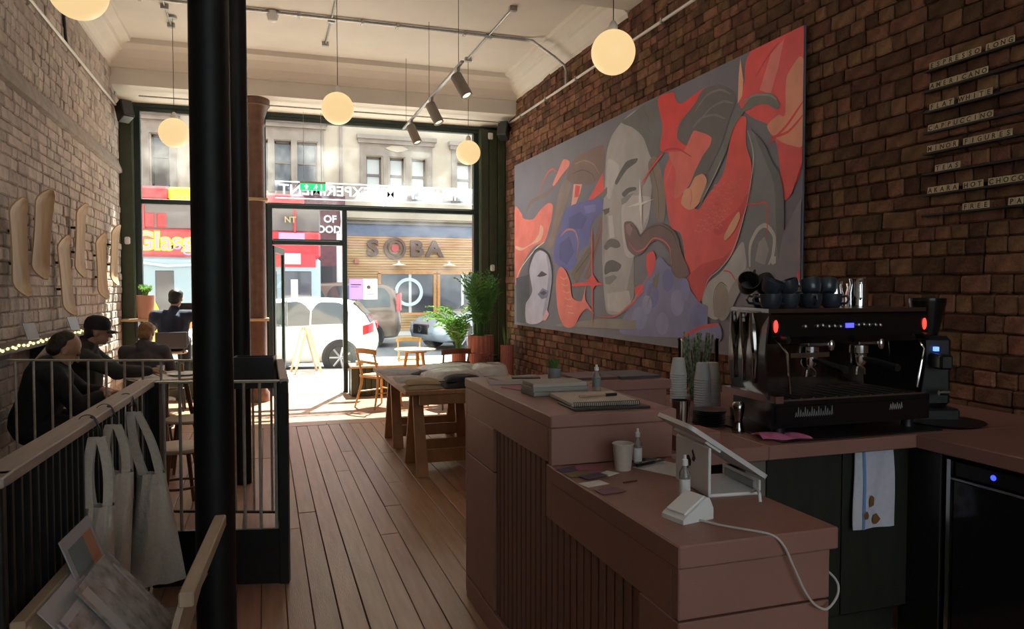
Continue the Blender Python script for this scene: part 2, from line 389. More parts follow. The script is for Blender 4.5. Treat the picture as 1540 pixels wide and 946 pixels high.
# left bay
w1 = window(1)
bar(w1, -1.64, -1.56, .45, 3.985); bar(w1, -1.56, 0.0, 3.93, 3.985); bar(w1, -1.56, 0.0, 2.69, 2.755); bar(w1, -1.56, 0.0, .45, .53); bar(w1, -.04, .05, .0, 3.985)
pane(w1, -1.57, -.03, .52, 2.70); pane(w1, -1.57, -.03, 2.75, 3.94, M_topglass)
MB().box(-1.64, .0, YF - .02, YF + .1, 0, .46).build('stall_riser', M_green, w1)
# upper right light with the mirrored shop name
w2 = window(2)
bar(w2, .05, 3.18, 3.93, 3.985); bar(w2, .05, 3.18, 2.685, 2.75); bar(w2, 3.10, 3.18, 2.75, 3.93)
pane(w2, .05, 3.11, 2.74, 3.94, M_topglass)
MB().box(.05, 3.1, YF - .035, YF - .02, 2.745, 2.762).build('glazing_bead', M_frame, w2)
M_vinyl = translucent('white_window_vinyl', (0.93, 0.93, 0.96)); M_haze = glass_mat('frosted_band', tint=(0.88, 0.88, 0.92), gloss=0.02, dirt=0.35, dcol=(.9, .9, .95))
MB().box(.17, 3.10, YF + .017, YF + .020, 2.845, 3.075).build('vinyl_band', M_haze, w2)
for z in (2.84, 3.075): MB().box(.17, 3.10, YF + .013, YF + .016, z - .008, z + .008).build('vinyl_line', M_vinyl, w2)
mirror = FACE_FRONT @ Matrix.Diagonal((-1, 1, 1, 1))
t = text('window_lettering', 'THE ALCHEMY EXPERIMENT', .205, (1.655, YF + .012, 2.957), mirror, M_vinyl, w2, .001, .002)
t.scale = (2.86 / t.dimensions.x, 1, 1)
# right lower window
w3 = window(3)
bar(w3, 1.105, 1.17, 0, 2.69); bar(w3, 3.10, 3.18, .40, 2.69); bar(w3, 1.17, 3.10, .36, .43)
pane(w3, 1.16, 3.11, .42, 2.69)
# light over the door, and the open door
w4 = window(4)
bar(w4, .05, .125, 0, 2.69); bar(w4, .125, 1.105, 2.17, 2.235); MB().box(.13, 1.1, YF - .03, YF - .018, 2.232, 2.25).build('glazing_bead', M_frame, w4)
pane(w4, .12, 1.11, 2.23, 2.69)
d1 = bpy.data.objects.new('door_1', None); COL.objects.link(d1); tag(d1, kind='structure'); d1.location = (.13, YF + .08, 0); d1.rotation_euler = (0, 0, R(80))
MB().bev(0, .1, -.022, .022, .01, 2.16, .004).build('door_stile', M_frame, d1); MB().bev(.86, .95, -.022, .022, .01, 2.16, .004).build('door_stile', M_frame, d1)
MB().bev(.1, .86, -.022, .022, 2.06, 2.16, .004).build('door_rail', M_frame, d1); MB().bev(.1, .86, -.022, .022, .01, .3, .004).build('door_rail', M_frame, d1)
MB().box(.1, .86, -.004, .004, .3, 2.06).build('pane', M_glass, d1)
MB().cyl((.82, -.06, .95), (.82, -.06, 1.35), .012).cyl((.82, -.06, .98), (.88, -.02, .98), .008).cyl((.82, -.06, 1.32), (.88, -.02, 1.32), .008).build('door_handle', M_steel, d1)
# window seat under the right window (tongue and groove, wooden top)
ws = thing('boarded_bench', 'low dark green boarded window seat with pale wooden top under the right shop window', 'bench', (0, 0, 0))
MB().box(1.19, 3.17, YF - .42, YF - .03, 0, .40).build('carcass', M_green, ws)
for i in range(22):
    x = 1.185 + i * .09; MB().bev(x + .003, x + .087, YF - .437, YF - .418, 0, .40, .006).build('board', M_green, ws)
for i in range(4): MB().bev(1.172, 1.19, YF - .43 + i * .1, YF - .337 + i * .1, 0, .40, .005).build('board', M_green, ws)
MB().bev(1.172, 3.17, YF - .46, YF - .03, .40, .435, .006).build('seat_top', M_oak, ws)
# brown cast iron column at the window and its wooden collars
M_colbr = mat('brown_painted_iron', (0.17, 0.085, 0.052), 0.45, col2=(0.12, 0.06, 0.038), scale=10, bump=.3)
cx_, cy_ = -0.085, 10.72
co = thing('iron_column', 'slim brown cast iron column with flared capital just inside the shop window', 'column', (cx_, cy_, 0))
MB().lathe([(.15, 0), (.15, .12), (.118, .16), (.118, 3.72), (.13, 3.74), (.13, 3.77), (.118, 3.79), (.125, 3.86), (.17, 3.98), (.19, 4.0), (.19, 4.09)], n=24).build('shaft', M_colbr, co, True)
for z in (2.74, 1.12): MB().bev(-.15, .15, -.15, .15, z - .018, z + .018, .004).build('collar', M_oak, co)
# two big black columns inside
def black_col(x, y, r, label):
    c = thing('iron_column', label, 'column', (x, y, 0))
    MB().lathe([(r * 1.0, 0), (r, 4.2), (r * 1.1, 4.22), (r * 1.1, 4.3), (r, 4.32), (r * 1.5, 4.55), (r * 1.5, 4.6)], n=40).build('shaft', M_iron, c, True)
    MB().lathe([(r * 1.02, 4.12), (r * 1.12, 4.14), (r * 1.12, 4.18), (r * 1.02, 4.2)], n=40).build('collar', M_iron, c, True)
black_col(-.215, 3.52, .084, 'thick glossy black iron column beside the print rack and the tote bags')
black_col(-.178, 6.25, .072, 'thinner black iron column behind the end of the balustrade')
# window bar of the left bay
wb = thing('window_bar', 'pale wooden bar shelf across the left shop window', 'shelf', (0, 0, 0))
MB().bev(XL + .01, -.25, 10.86, 11.16, 1.105, 1.14, .005).build('shelf_board', M_oak, wb)
for x in (-1.6, -.5): MB().box(x - .015, x + .015, 10.9, 11.17, .86, 1.105).build('bracket', M_black, wb)
# green exit sign over the door
ex = thing('exit_sign', 'small green emergency exit sign with white arrow and running figure hanging over the door', 'sign', (.675, 10.98, 2.98))
MB().bev(-.175, .175, -.015, .015, -.05, .05, .003).build('sign_box', mat('exit_green', (0.03, 0.50, 0.20), .4, emit=.9), ex)
MB().box(-.18, .18, -.018, .018, .05, .075).build('sign_cap', M_oak, ex)
Mw = mat('exit_white', (.95, .97, .95), .4, emit=.8)
MB().prism([(-.10, -.035), (-.075, -.035), (-.075, .0), (-.055, .0), (-.088, .036), (-.12, 0), (-.10, 0)], -.019, -.016, 'y').build('arrow', Mw, ex)
rf = MB(); rf.cyl((.05, -.0175, .028), (.05, -.019, .028), .008, n=10)
for a, b in (((.05, .018), (.04, -.004)), ((.04, -.004), (.055, -.018)), ((.055, -.018), (.045, -.036)), ((.04, -.004), (.02, -.02)), ((.02, -.02), (.008, -.03)), ((.05, .014), (.068, .002)), ((.047, .012), (.028, .008))): rf.tube([(a[0], -.0175, a[1]), (b[0], -.0175, b[1])], .0045, 6)
rf.build('running_figure', Mw, ex); MB().box(.11, .125, -.019, -.016, -.037, .037).build('door_mark', Mw, ex)
for x in (-.12, .12): MB().cyl((x, 0, .07), (x, 0, 1.06), .003, n=6).build('hanger', M_galv, ex)
# small white boxes on the shop front
for p, lab in (((3.36, YF - .16, 1.86), 'white rounded door sensor on the green right post'), ((-1.715, YF - .16, 2.18), 'white rounded sensor on the green left post')):
    MB().bev(p[0] - .035, p[0] + .035, p[1] - .02, p[1] + .02, p[2] - .05, p[2] + .05, .015).build('sensor_box', M_white, label=lab, cat='sensor')
MB().bev(3.29, 3.37, YF - .175, YF - .145, 3.83, 3.93, .01).build('alarm_box', M_white, label='square white alarm box high on the green right post', cat='alarm')
# ================================================================== the street
M_pave = mat('pale_paving', (0.62, 0.58, 0.52), 0.85, var=0.08, scale=1.5, bump=.1); M_road = mat('asphalt', (0.20, 0.20, 0.20), 0.9, var=0.12, scale=12, bump=.2)
MB().box(-30, 30, YF + .15, 14.85, -.4, -.03).build('street_pavement', M_pave, **S)
MB().bev(-30, 30, 14.83, 14.98, -.4, -.03, .01).build('street_kerb', mat('kerb_stone', (.5, .48, .44), .8, var=.1), **S)
MB().box(-30, 30, 14.97, 24.6, -.4, -.14).build('road', M_road, **S)
MB().box(-30, 30, 24.58, 27.2, -.4, -.02).build('far_pavement', M_pave, **S)
MB().box(.12, 1.12, YF - .03, YF + .2, -.03, .006).build('door_threshold', M_steel, **S)

M_stone = mat('pale_sandstone', (0.50, 0.42, 0.325), 0.85, col2=(0.41, 0.335, 0.255), scale=1.3, bump=.2, bscale=8)
M_stone2 = mat('grey_brown_stone', (0.27, 0.22, 0.18), 0.85, var=.12, scale=4)
M_winf = mat('sash_paint', (0.16, 0.14, 0.13), 0.5); M_palewin = mat('pale_blind_behind_pane', (0.58, 0.58, 0.56), 0.12, spec=.9)  # pale tone is that of blinds behind the panes
M_dkglass = mat('dark_window_glass', (0.06, 0.06, 0.07), 0.06, spec=.9)
FB = 27.0
sb = thing('stone_building', 'pale sandstone tenement with grouped sash windows across the street', 'building', (0, 0, 0))
groups = [([(-.55, .18), (.40, .95), (1.14, 1.82)], 4.9, 6.62, M_dkglass), ([(3.52, 4.06), (4.35, 4.88), (5.15, 5.68)], 4.72, 6.25, M_palewin),
          ([(6.85, 7.4), (7.7, 8.25), (8.5, 9.0)], 4.72, 6.2, M_palewin), ([(-5.2, -4.6), (-4.3, -3.75), (-3.45, -2.9)], 4.9, 6.6, M_dkglass)]
holes = [(a, b, z0, z1) for g, z0, z1, _ in groups for a, b in g]
def holed(m, x0, x1, z0, z1, y0, y1, hs):
    xs = sorted({x0, x1, *[h[i] for h in hs for i in (0, 1)]}); zs = sorted({z0, z1, *[h[i] for h in hs for i in (2, 3)]})
    for i in range(len(xs) - 1):
        for k in range(len(zs) - 1):
            a, b = (xs[i] + xs[i + 1]) / 2, (zs[k] + zs[k + 1]) / 2
            if not any(h[0] < a < h[1] and h[2] < b < h[3] for h in hs): m.box(xs[i], xs[i + 1], y0, y1, zs[k], zs[k + 1])
m = MB(); holed(m, -14, 14, 3.9, 13.5, FB, FB + .6, holes); m.build('stone_wall', M_stone, sb)
for g, z0, z1, gm in groups:
    xa, xb = g[0][0], g[-1][1]
    for a, b in g:
        wn = MB(); wn.box(a, b, FB + .22, FB + .30, z1 - .07, z1).box(a, b, FB + .22, FB + .30, z0, z0 + .07).box(a, a + .05, FB + .22, FB + .3, z0, z1).box(b - .05, b, FB + .22, FB + .3, z0, z1)
        zm = z0 + (z1 - z0) * .58; wn.box(a, b, FB + .2, FB + .3, zm - .04, zm + .04)
        wo = wn.build('window', M_winf, sb); MB().box(a + .04, b - .04, FB + .28, FB + .30, z0 + .05, z1 - .05).build('pane', gm, wo)
    MB().box(xa - .35, xb + .35, FB - .28, FB + .02, z1 + .58, z1 + .72).box(xa - .3, xb + .3, FB - .18, FB + .02, z1 + .44, z1 + .58).box(xa - .22, xb + .22, FB - .06, FB + .02, z1 + .02, z1 + .44).build('window_hood', M_stone2, sb)
    for x in [xa - .12] + [(g[i][1] + g[i + 1][0]) / 2 for i in range(len(g) - 1)] + [xb + .12]:
        MB().box(x - .1, x + .1, FB - .07, FB + .02, z0 - .05, z1 + .02).build('pilaster', M_stone2, sb)
    if gm is M_palewin:
        xm = (xa + xb) / 2; MB().prism([(xm - .42, z1 + .3), (xm - .25, z1 + .22), (xm, z1 + .18), (xm + .25, z1 + .22), (xm + .42, z1 + .3), (xm + .2, z1 + .4), (xm - .2, z1 + .4)], FB - .1, FB - .05, 'y').build('carved_ornament', M_stone, sb)
MB().box(2.73, 14, FB - .35, FB + .02, 4.02, 4.30).box(2.73, 14, FB - .2, FB + .02, 3.96, 4.02).box(-14, .69, FB - .35, FB + .02, 4.02, 4.30).build('string_course', M_stone, sb)
MB().cyl((2.62, FB - .06, 4.2), (2.62, FB - .06, 12), .05).build('rain_pipe', M_stone2, sb)
# timber clad shop
M_slat = mat('honey_timber_slat', (0.56, 0.34, 0.17), 0.6, col2=(0.44, 0.25, 0.115), scale=3, stretch=(.6, 4, 4), rnd=.12)
sh = thing('noodle_shop', 'honey timber clad shop front with SOBA sign and slate blue fascia', 'shop', (0, 0, 0))
MB().box(2.78, 10.5, FB - .12, FB + .06, 3.40, 3.89).build('fascia', mat('slate_blue_fascia', (0.13, 0.15, 0.22), .5, var=.1), sh)
MB().box(2.78, 10.5, FB - .20, FB - .1, 3.82, 3.89).build('fascia_cap', M_winf, sh)
sl = MB()
holesS = [(3.95, 5.95, .62, 2.08), (6.12, 7.75, .62, 2.08), (8.3, 10.2, .62, 2.08)]
z = .02
while z < 3.38:
    segs = [(2.8, 10.4)]
    for h in holesS:
        if h[2] - .07 < z < h[3]:
            ns = []
            for a, b in segs:
                if h[0] > a and h[1] < b: ns += [(a, h[0]), (h[1], b)]
                else: ns.append((a, b))
            segs = ns
    for a, b in segs: sl.box(a, b, FB - .10, FB - .05, z, z + .075)
    z += .092
sl.build('timber_slats', M_slat, sh, kind='stuff')
MB().box(2.8, 10.4, FB - .06, FB + .5, 0, 3.4).build('backing', M_slat, sh)
for a, b, z0, z1 in holesS:
    wn = MB().box(a - .06, a + .04, FB - .14, FB - .02, z0, z1).box(b - .04, b + .06, FB - .14, FB - .02, z0, z1).box(a - .06, b + .06, FB - .14, FB - .02, z1 - .03, z1 + .07).box(a - .06, b + .06, FB - .16, FB - .02, z0 - .07, z0 + .03).build('window', mat('orange_timber', (.52, .25, .09), .5, var=.15), sh)
    MB().box(a, b, FB - .075, FB - .065, z0, z1).build('pane', M_dkglass, wn)
    for x in (a + (b - a) * .55,): MB().box(x - .05, x + .05, FB - .1, FB - .07, z0, z1).build('window_post', M_palewin, wn)
MB().lathe([(.52, 0), (.52, .03), (.40, .03), (.40, 0)], c=(5.0, FB - .10, 1.4), ax=(0, -1, 0), n=28).build('window_graphic', mat('pale_vinyl', (.6, .65, .68), .5), sh)
M_sign = mat('brown_sign_letter', (0.13, 0.075, 0.06), .5)
for ch, x in (('S', 3.70), ('B', 5.28), ('A', 5.94)):
    text('sign_letter', ch, .78, (x, FB - .16, 2.95), FACE_FRONT, M_sign, sh, .05, .03, 1.15)
MB().lathe([(.40, 0), (.40, .1), (.31, .1), (.31, 0)], c=(4.50, FB - .10, 2.97), ax=(0, -1, 0), n=32).lathe([(.25, 0), (.25, .08), (.2, .08), (.2, 0)], c=(4.50, FB - .10, 2.97), ax=(0, -1, 0), n=28).build('sign_ring', M_sign, sh)
MB().lathe([(.13, 0), (.13, .08), (.0, .08)], c=(4.50, FB - .10, 2.97), ax=(0, -1, 0), n=20).build('sign_dot', mat('sign_red', (.45, .05, .05), .5), sh)
for x in (4.6, 6.45, 8.15): MB().lathe([(.27, 0), (.20, .03), (.07, .06), (.03, .10), (.02, .16)], c=(x, FB - .38, 2.36), n=18).box(x - .012, x + .012, FB - .38, FB - .05, 2.49, 2.515).build('wall_lamp', M_white, sh)
MB().box(3.05, 3.2, FB - .2, FB - .1, 2.42, 2.56).build('alarm_box', mat('alarm_red', (.45, .16, .12), .5), sh)
# maroon shop next door
M_maroon = mat('maroon_paint', (0.15, 0.055, 0.06), .5, var=.15)
ms = thing('food_shop', 'dark maroon shop front with white lettering beside the timber shop', 'shop', (0, 0, 0))
MB().box(.7, 2.72, FB - .45, FB - .06, 0, 4.75).build('front_wall', M_maroon, ms)
MB().box(1.25, 2.45, FB - .47, FB - .45, .6, 2.3).build('window_pane', M_dkglass, ms)
text('shop_lettering', 'OF', .34, (2.2, FB - .47, 3.92), FACE_FRONT, M_white, ms, .01, .012); text('shop_lettering', 'OOD', .34, (2.16, FB - .47, 3.56), FACE_FRONT, M_white, ms, .01, .012)
MB().tube([(2.6, FB - .5, 4.3), (2.64, FB - .5, 3.85), (2.58, FB - .5, 3.45), (2.5, FB - .5, 3.36), (2.42, FB - .5, 3.5)], [.07, .08, .07, .06, .05], 8).build('shop_ornament', M_white, ms, True)
MB().box(-9, .7, FB - .12, FB + .06, 0, 3.9).build('street_shopfront', mat('dark_shopfront', (.07, .065, .07), .4, var=.3), label='dark shop front behind the tour bus', cat='shop')
MB().cyl((2.35, 24.9, -.02), (2.35, 24.9, 3.3), .09).build('street_pole', M_white, label='white street pole on the far pavement in front of the maroon shop', cat='pole')

# ------------------------------------------------------------------ tour bus
M_bred = mat('bus_red', (0.55, 0.035, 0.045), .3, coat=.5); M_byel = mat('bus_yellow', (0.85, 0.62, 0.04), .3, coat=.5); M_bblue = mat('bus_grey_blue', (0.30, 0.40, 0.46), .35, coat=.4)
M_purple = mat('purple_print', (0.42, 0.26, 0.62), .5); M_orange = mat('bus_orange', (0.75, 0.28, 0.04), .35)
bu = thing('tour_bus', 'red and yellow double decker tour bus with large Glasgow lettering parked in the road', 'bus', (0, 0, 0))
BX0, BX1, BY0, BY1 = -7.2, 1.32, 18.7, 21.1
MB().bev(BX0, BX1, BY0, BY1, .28, 2.28, .08).build('lower_body', M_bblue, bu)
MB().bev(BX0, BX1, BY0 - .01, BY1, 2.27, 2.90, .05).build('mid_band', M_bred, bu)
MB().bev(BX0, BX1, BY0 + .03, BY1 - .03, 2.9, 3.52, .03).build('upper_windows', mat('bus_window', (.14, .12, .12), .1, spec=.8), bu)
MB().bev(BX0, -2.05, BY0 - .02, BY1, 3.56, 3.86, .05).build('roof_rim', M_bred, bu); MB().bev(-2.05, -.4, BY0 - .02, BY1, 3.56, 3.86, .05).build('roof_rim', M_byel, bu)
MB().bev(-.4, .95, BY0 - .02, BY1, 3.52, 3.80, .05).build('roof_rim', M_bred, bu)
MB().box(BX0, .95, BY0, BY1, 3.48, 3.57).build('roof_gutter', M_white, bu)
for i in range(8): x = BX0 + .2 + i * 1.1; MB().box(x, x + .05, BY0 - .005, BY0 + .03, 2.9, 3.52).build('window_post', M_bred, bu)
for i, x in enumerate((-2.55, -2.3)): MB().bev(x, x + .2, BY0 + .0, BY0 + .06, 2.93, 3.26, .02).build('seat_back', M_bred, bu)
g = text('bus_lettering', 'Glasgow', .56, (-1.78, BY0 - .03, 2.60), FACE_FRONT, M_byel, bu, .006, .035); g.scale = (2.05 / g.dimensions.x, 1, 1)
g = text('bus_lettering', 'Glasgow', .56, (-1.78, BY0 - .042, 2.60), FACE_FRONT, M_purple, bu, .006, -.003); g.scale = (1.98 / g.dimensions.x, 1, 1)
MB().prism([(-1.05, 2.9), (-.75, 2.9), (-.75, 2.55)], BY0 - .03, BY0 - .02, 'y').build('yellow_flash', M_byel, bu)
for a, b in ((-2.35, -1.95), (-1.2, -.55), (-.35, .3), (-6.4, -5.3), (-5.1, -4.0)): MB().bev(a, b, BY0 - .012, BY0 + .02, 1.0, 1.95, .05).build('window', M_dkglass, bu)
MB().tube([(-2.6, BY0 - .03, 2.12), (-2.1, BY0 - .03, 2.05), (-1.6, BY0 - .03, 2.08), (-1.0, BY0 - .03, 1.98), (-.4, BY0 - .03, 2.03)], .035, 8).build('awning_edge', mat('pale_blue_trim', (.55, .66, .7), .4), bu)
MB().prism([(-2.3, .3), (-2.35, .85), (-2.0, 1.02), (-1.5, .8), (-.9, .95), (-.4, .85), (-.3, .3)], BY0 - .02, BY0 - .005, 'y').build('orange_swirl', M_orange, bu)
MB().prism([(-2.6, .3), (-2.55, 1.15), (-2.38, 1.3), (-2.2, .9), (-1.8, .75), (-1.6, .3)], BY0 - .03, BY0 - .02, 'y').build('yellow_swirl', M_byel, bu)
MB().box(.35, .95, BY0 - .03, BY0 - .01, 2.62, 2.87).build('advert_panel', M_purple, bu); MB().box(.25, 1.2, BY0 - .03, BY0 - .01, 2.05, 2.4).build('advert_panel', M_bred, bu)
MB().box(.4, .85, BY0 - .04, BY0 - .03, 2.12, 2.38).build('advert_panel', mat('lilac', (.66, .6, .78), .5), bu)
MB().bev(.45, 1.1, BY0 - .02, BY0 + .01, .95, 1.95, .03).build('window', M_dkglass, bu); MB().box(.62, .78, BY0 - .035, BY0 - .02, 1.25, 1.75).build('sticker', M_paper, bu)
text('bus_lettering', 'NT', .2, (.62, BY0 - .01, 3.18), FACE_FRONT, mat('dull_gold', (.38, .30, .16), .5), bu, .004, .004)
for x in (-5.6, .1):
    MB().lathe([(.30, -.02), (.48, 0), (.48, .25), (.0, .25)], c=(x, BY0 + .24, .34), ax=(0, -1, 0), n=28).build('wheel', M_black, bu)

# ------------------------------------------------------------------ cars
def car(name, label, loc, rz, st, wins, paint, glass, wheels, wr, tail=None, head=None, screens=()):
    c = thing(name, label, 'car', loc, rz)
    def at(x):
        for i in range(len(st) - 1):
            if st[i][0] <= x <= st[i + 1][0]:
                t = (x - st[i][0]) / (st[i + 1][0] - st[i][0]); t = t * t * (3 - 2 * t) * .35 + t * .65
                return [a + (b - a) * t for a, b in zip(st[i], st[i + 1])]
        return list(st[-1] if x > st[0][0] else st[0])
    def ring(x):
        _, zb, zl, zt, wb, wl, wt = at(x)
        h = [(wb * .9, zb), (wb, zb + .06), (max(wb, wl) * 1.02, zb + (zl - zb) * .45), (wl * 1.01, zl - .06), (wl, zl), (wl + (wt - wl) * .55, zl + (zt - zl) * .55), (wt, zl + (zt - zl) * .88), (wt * .9, zl + (zt - zl) * .97), (wt * .5, zt)]
        return [(x, y, z) for y, z in h] + [(x, -y, z) for y, z in h[::-1]]
    x0, x1 = st[0][0], st[-1][0]; n = 44; b = MB(); rs = [ring(x0 + (x1 - x0) * i / n) for i in range(n + 1)]; k = len(rs[0])
    fs = [(i * k + j, i * k + (j + 1) % k, (i + 1) * k + (j + 1) % k, (i + 1) * k + j) for i in range(n) for j in range(k)] + [tuple(range(k)), tuple(range(n * k, n * k + k))]
    b.add([p for r_ in rs for p in r_], fs).build('body', paint, c, True)
    for sd_ in (1, -1):
        for (a, b_, s0, s1) in wins:
            def fn(u, v, a=a, b_=b_, s0=s0, s1=s1):
                x = a + (b_ - a) * u; _, zb, zl, zt, wb, wl, wt = at(x); e = min(1, 4 * u * (1 - u) + .35)
                t = .06 + (.80 * e - .06) * v + 0 * s0; t = s0 + (s1 * (e ** .4) - s0) * v
                return (x, sd_ * (wl + (wt - wl) * t + .012), zl + (zt - zl) * t)
            MB().surf(fn, 12, 4, .006).build('side_window', glass, c, True)
        for wx in wheels:
            W = thing('wheel', None, None, (wx, sd_ * (at(wx)[5] - .09), wr)); W.parent = c
            MB().lathe([(wr * 1.13, .095), (wr * 1.13, .115), (0, .115)], ax=(0, sd_, 0), n=28).build('wheel_arch', M_black, W)
            MB().lathe([(wr * .66, .10), (wr * .72, .128), (wr * .96, .128), (wr, .10), (wr, -.08), (0, -.08)], ax=(0, sd_, 0), n=28).build('tyre', mat('tyre', (.025, .025, .025), .8), W)
            rim = MB().lathe([(wr * .12, .125), (0, .128)], ax=(0, sd_, 0), n=12)
            for q in range(7):
                a = q * 2 * math.pi / 7; rim.tube([(0, sd_ * .12, 0), (wr * .66 * math.cos(a), sd_ * .118, wr * .66 * math.sin(a))], .022, 6)
            rim.build('rim', mat('rim_grey', (.4, .4, .41), .35, .8), W)
        if tail:
            def ft(u, v):
                x = tail[0] + (tail[1] - tail[0]) * u; _, zb, zl, zt, wb, wl, wt = at(x); z = tail[2] + (tail[3] - tail[2]) * v
                return (x - .012, sd_ * (wl * 1.0 + .016), z + (.06 * (1 - u)))
            MB().surf(ft, 4, 3, .02).build('tail_light', mat('tail_red', (.55, .02, .03), .2, coat=.5), c, True)
        if head:
            def fh(u, v):
                x = head[0] + (head[1] - head[0]) * u; _, zb, zl, zt, wb, wl, wt = at(x); z = head[2] + (head[3] - head[2]) * v * (.4 + .6 * u)
                return (x + .01, sd_ * (wl + .015), z)
            MB().surf(fh, 6, 3, .02).build('head_light', M_chrome, c, True)
    for (a, b_, wd, m_) in screens:
        def fs_(u, v):
            x = a + (b_ - a) * u; _, zb, zl, zt, wb, wl, wt = at(x); return (x + (-.012 if b_ > a and a < .9 else .012), (v - .5) * 2 * wt * wd, zt - .015 + .02)
        MB().surf(fs_, 8, 4, .006).build('screen', m_, c, True)
    return c
M_cwhite = mat('car_white', (0.80, 0.80, 0.79), .3, coat=.6); M_cbrown = mat('car_taupe', (0.20, 0.135, 0.10), .3, .3, coat=.6); M_csilver = mat('car_silver_blue', (0.46, 0.53, 0.60), .25, .4, coat=.6)
M_cglass = mat('car_glass', (0.05, 0.065, 0.065), .06, spec=.9)
#          x    zb   zl   zt   wb   wl   wt      (rear first, metres)
hatch = [(0.0, .45, .62, .70, .60, .66, .60), (.06, .28, .86, .95, .72, .78, .62), (.20, .24, .93, 1.18, .76, .82, .60), (.42, .22, .94, 1.40, .78, .84, .60), (.75, .22, .93, 1.475, .8, .85, .60), (1.5, .2, .90, 1.50, .82, .86, .62),
         (2.2, .2, .88, 1.45, .82, .86, .60), (2.75, .2, .87, 1.22, .82, .86, .60), (3.2, .2, .86, .98, .82, .85, .62), (3.7, .22, .80, .86, .78, .80, .6), (3.95, .26, .62, .68, .66, .68, .5), (4.02, .4, .55, .58, .5, .55, .4)]
car('white_hatchback', 'white hatchback parked at the kerb outside the open door', (2.22, 15.62, -.14), R(180 - 12), hatch, [(.50, 1.20, .10, .86), (1.24, 2.30, .08, .86)], M_cwhite, M_cglass, (.64, 3.2), .32, tail=(.03, .22, .76, .94), head=(3.4, 3.85, .6, .75), screens=[(.09, .44, .9, M_cglass), (2.3, 3.1, .9, M_cglass)])
mpv = [(0.0, .5, .8, .95, .68, .74, .62), (.06, .32, 1.05, 1.3, .8, .86, .68), (.18, .28, 1.10, 1.68, .84, .89, .68), (.45, .26, 1.10, 1.80, .86, .9, .68), (1.5, .25, 1.06, 1.86, .88, .9, .68), (2.5, .25, 1.04, 1.82, .88, .9, .66), (3.1, .25, 1.02, 1.45, .88, .9, .66), (3.5, .25, 1.0, 1.15, .86, .88, .68), (4.1, .28, .9, 1.0, .8, .84, .66), (4.4, .4, .7, .75, .66, .7, .55)]
car('brown_people_carrier', 'taupe brown people carrier parked behind the white hatchback', (3.82, 21.9, -.14), R(180 - 9), mpv, [(.3, 1.15, .08, .84), (1.22, 2.05, .08, .86), (2.12, 3.0, .08, .84)], M_cbrown, M_cglass, (.85, 3.5), .34, tail=(.01, .14, 1.0, 1.5), screens=[(.07, .2, .9, M_cglass), (2.6, 3.4, .9, M_cglass)])
saloon = [(0, .4, .8, .9, .7, .75, .6), (.3, .25, .95, 1.05, .8, .85, .66), (.9, .22, .95, 1.3, .84, .88, .6), (1.6, .2, .93, 1.45, .85, .9, .6), (2.4, .2, .92, 1.42, .85, .9, .6), (3.1, .2, .92, 1.05, .85, .9, .66), (3.6, .2, .88, .99, .85, .88, .7), (4.25, .22, .80, .88, .82, .84, .68), (4.5, .3, .62, .70, .72, .74, .6), (4.55, .42, .55, .6, .6, .62, .5)]
cs = car('silver_car', 'silver blue car facing left in the road behind the round table', (8.4, 21.4, -.14), R(180 + 17), saloon, [(.95, 1.7, .08, .84), (1.75, 2.7, .08, .84)], M_csilver, M_cglass, (.85, 3.65), .33, head=(3.95, 4.42, .58, .74), screens=[(2.45, 3.2, .9, M_cglass)])
gr = MB().bev(4.47, 4.57, -.42, .42, .42, .70, .03).build('grille', M_black, cs); MB().lathe([(.09, 0), (.09, .01), (.07, .01), (.07, 0)], c=(4.575, 0, .57), ax=(1, 0, 0), n=20).build('badge_ring', M_chrome, gr)
# a sandwich board outside the door
ab = thing('sandwich_board', 'folding pale wooden A-frame sandwich board standing on the pavement', 'sign board', (.73, 14.35, -.03), R(6))
for s in (1, -1):
    for y in (-.25, .25): MB().tube([(s * .24, y, 0), (s * .02, y, .84)], .022, 4).build('leg', M_oak, ab)
    MB().add([(s * .20, -.25, .14), (s * .20, .25, .14), (s * .035, .25, .78), (s * .035, -.25, .78)], [(0, 1, 2, 3)]).build('board', mat('chalk_board', (.75, .72, .66), .7), ab)
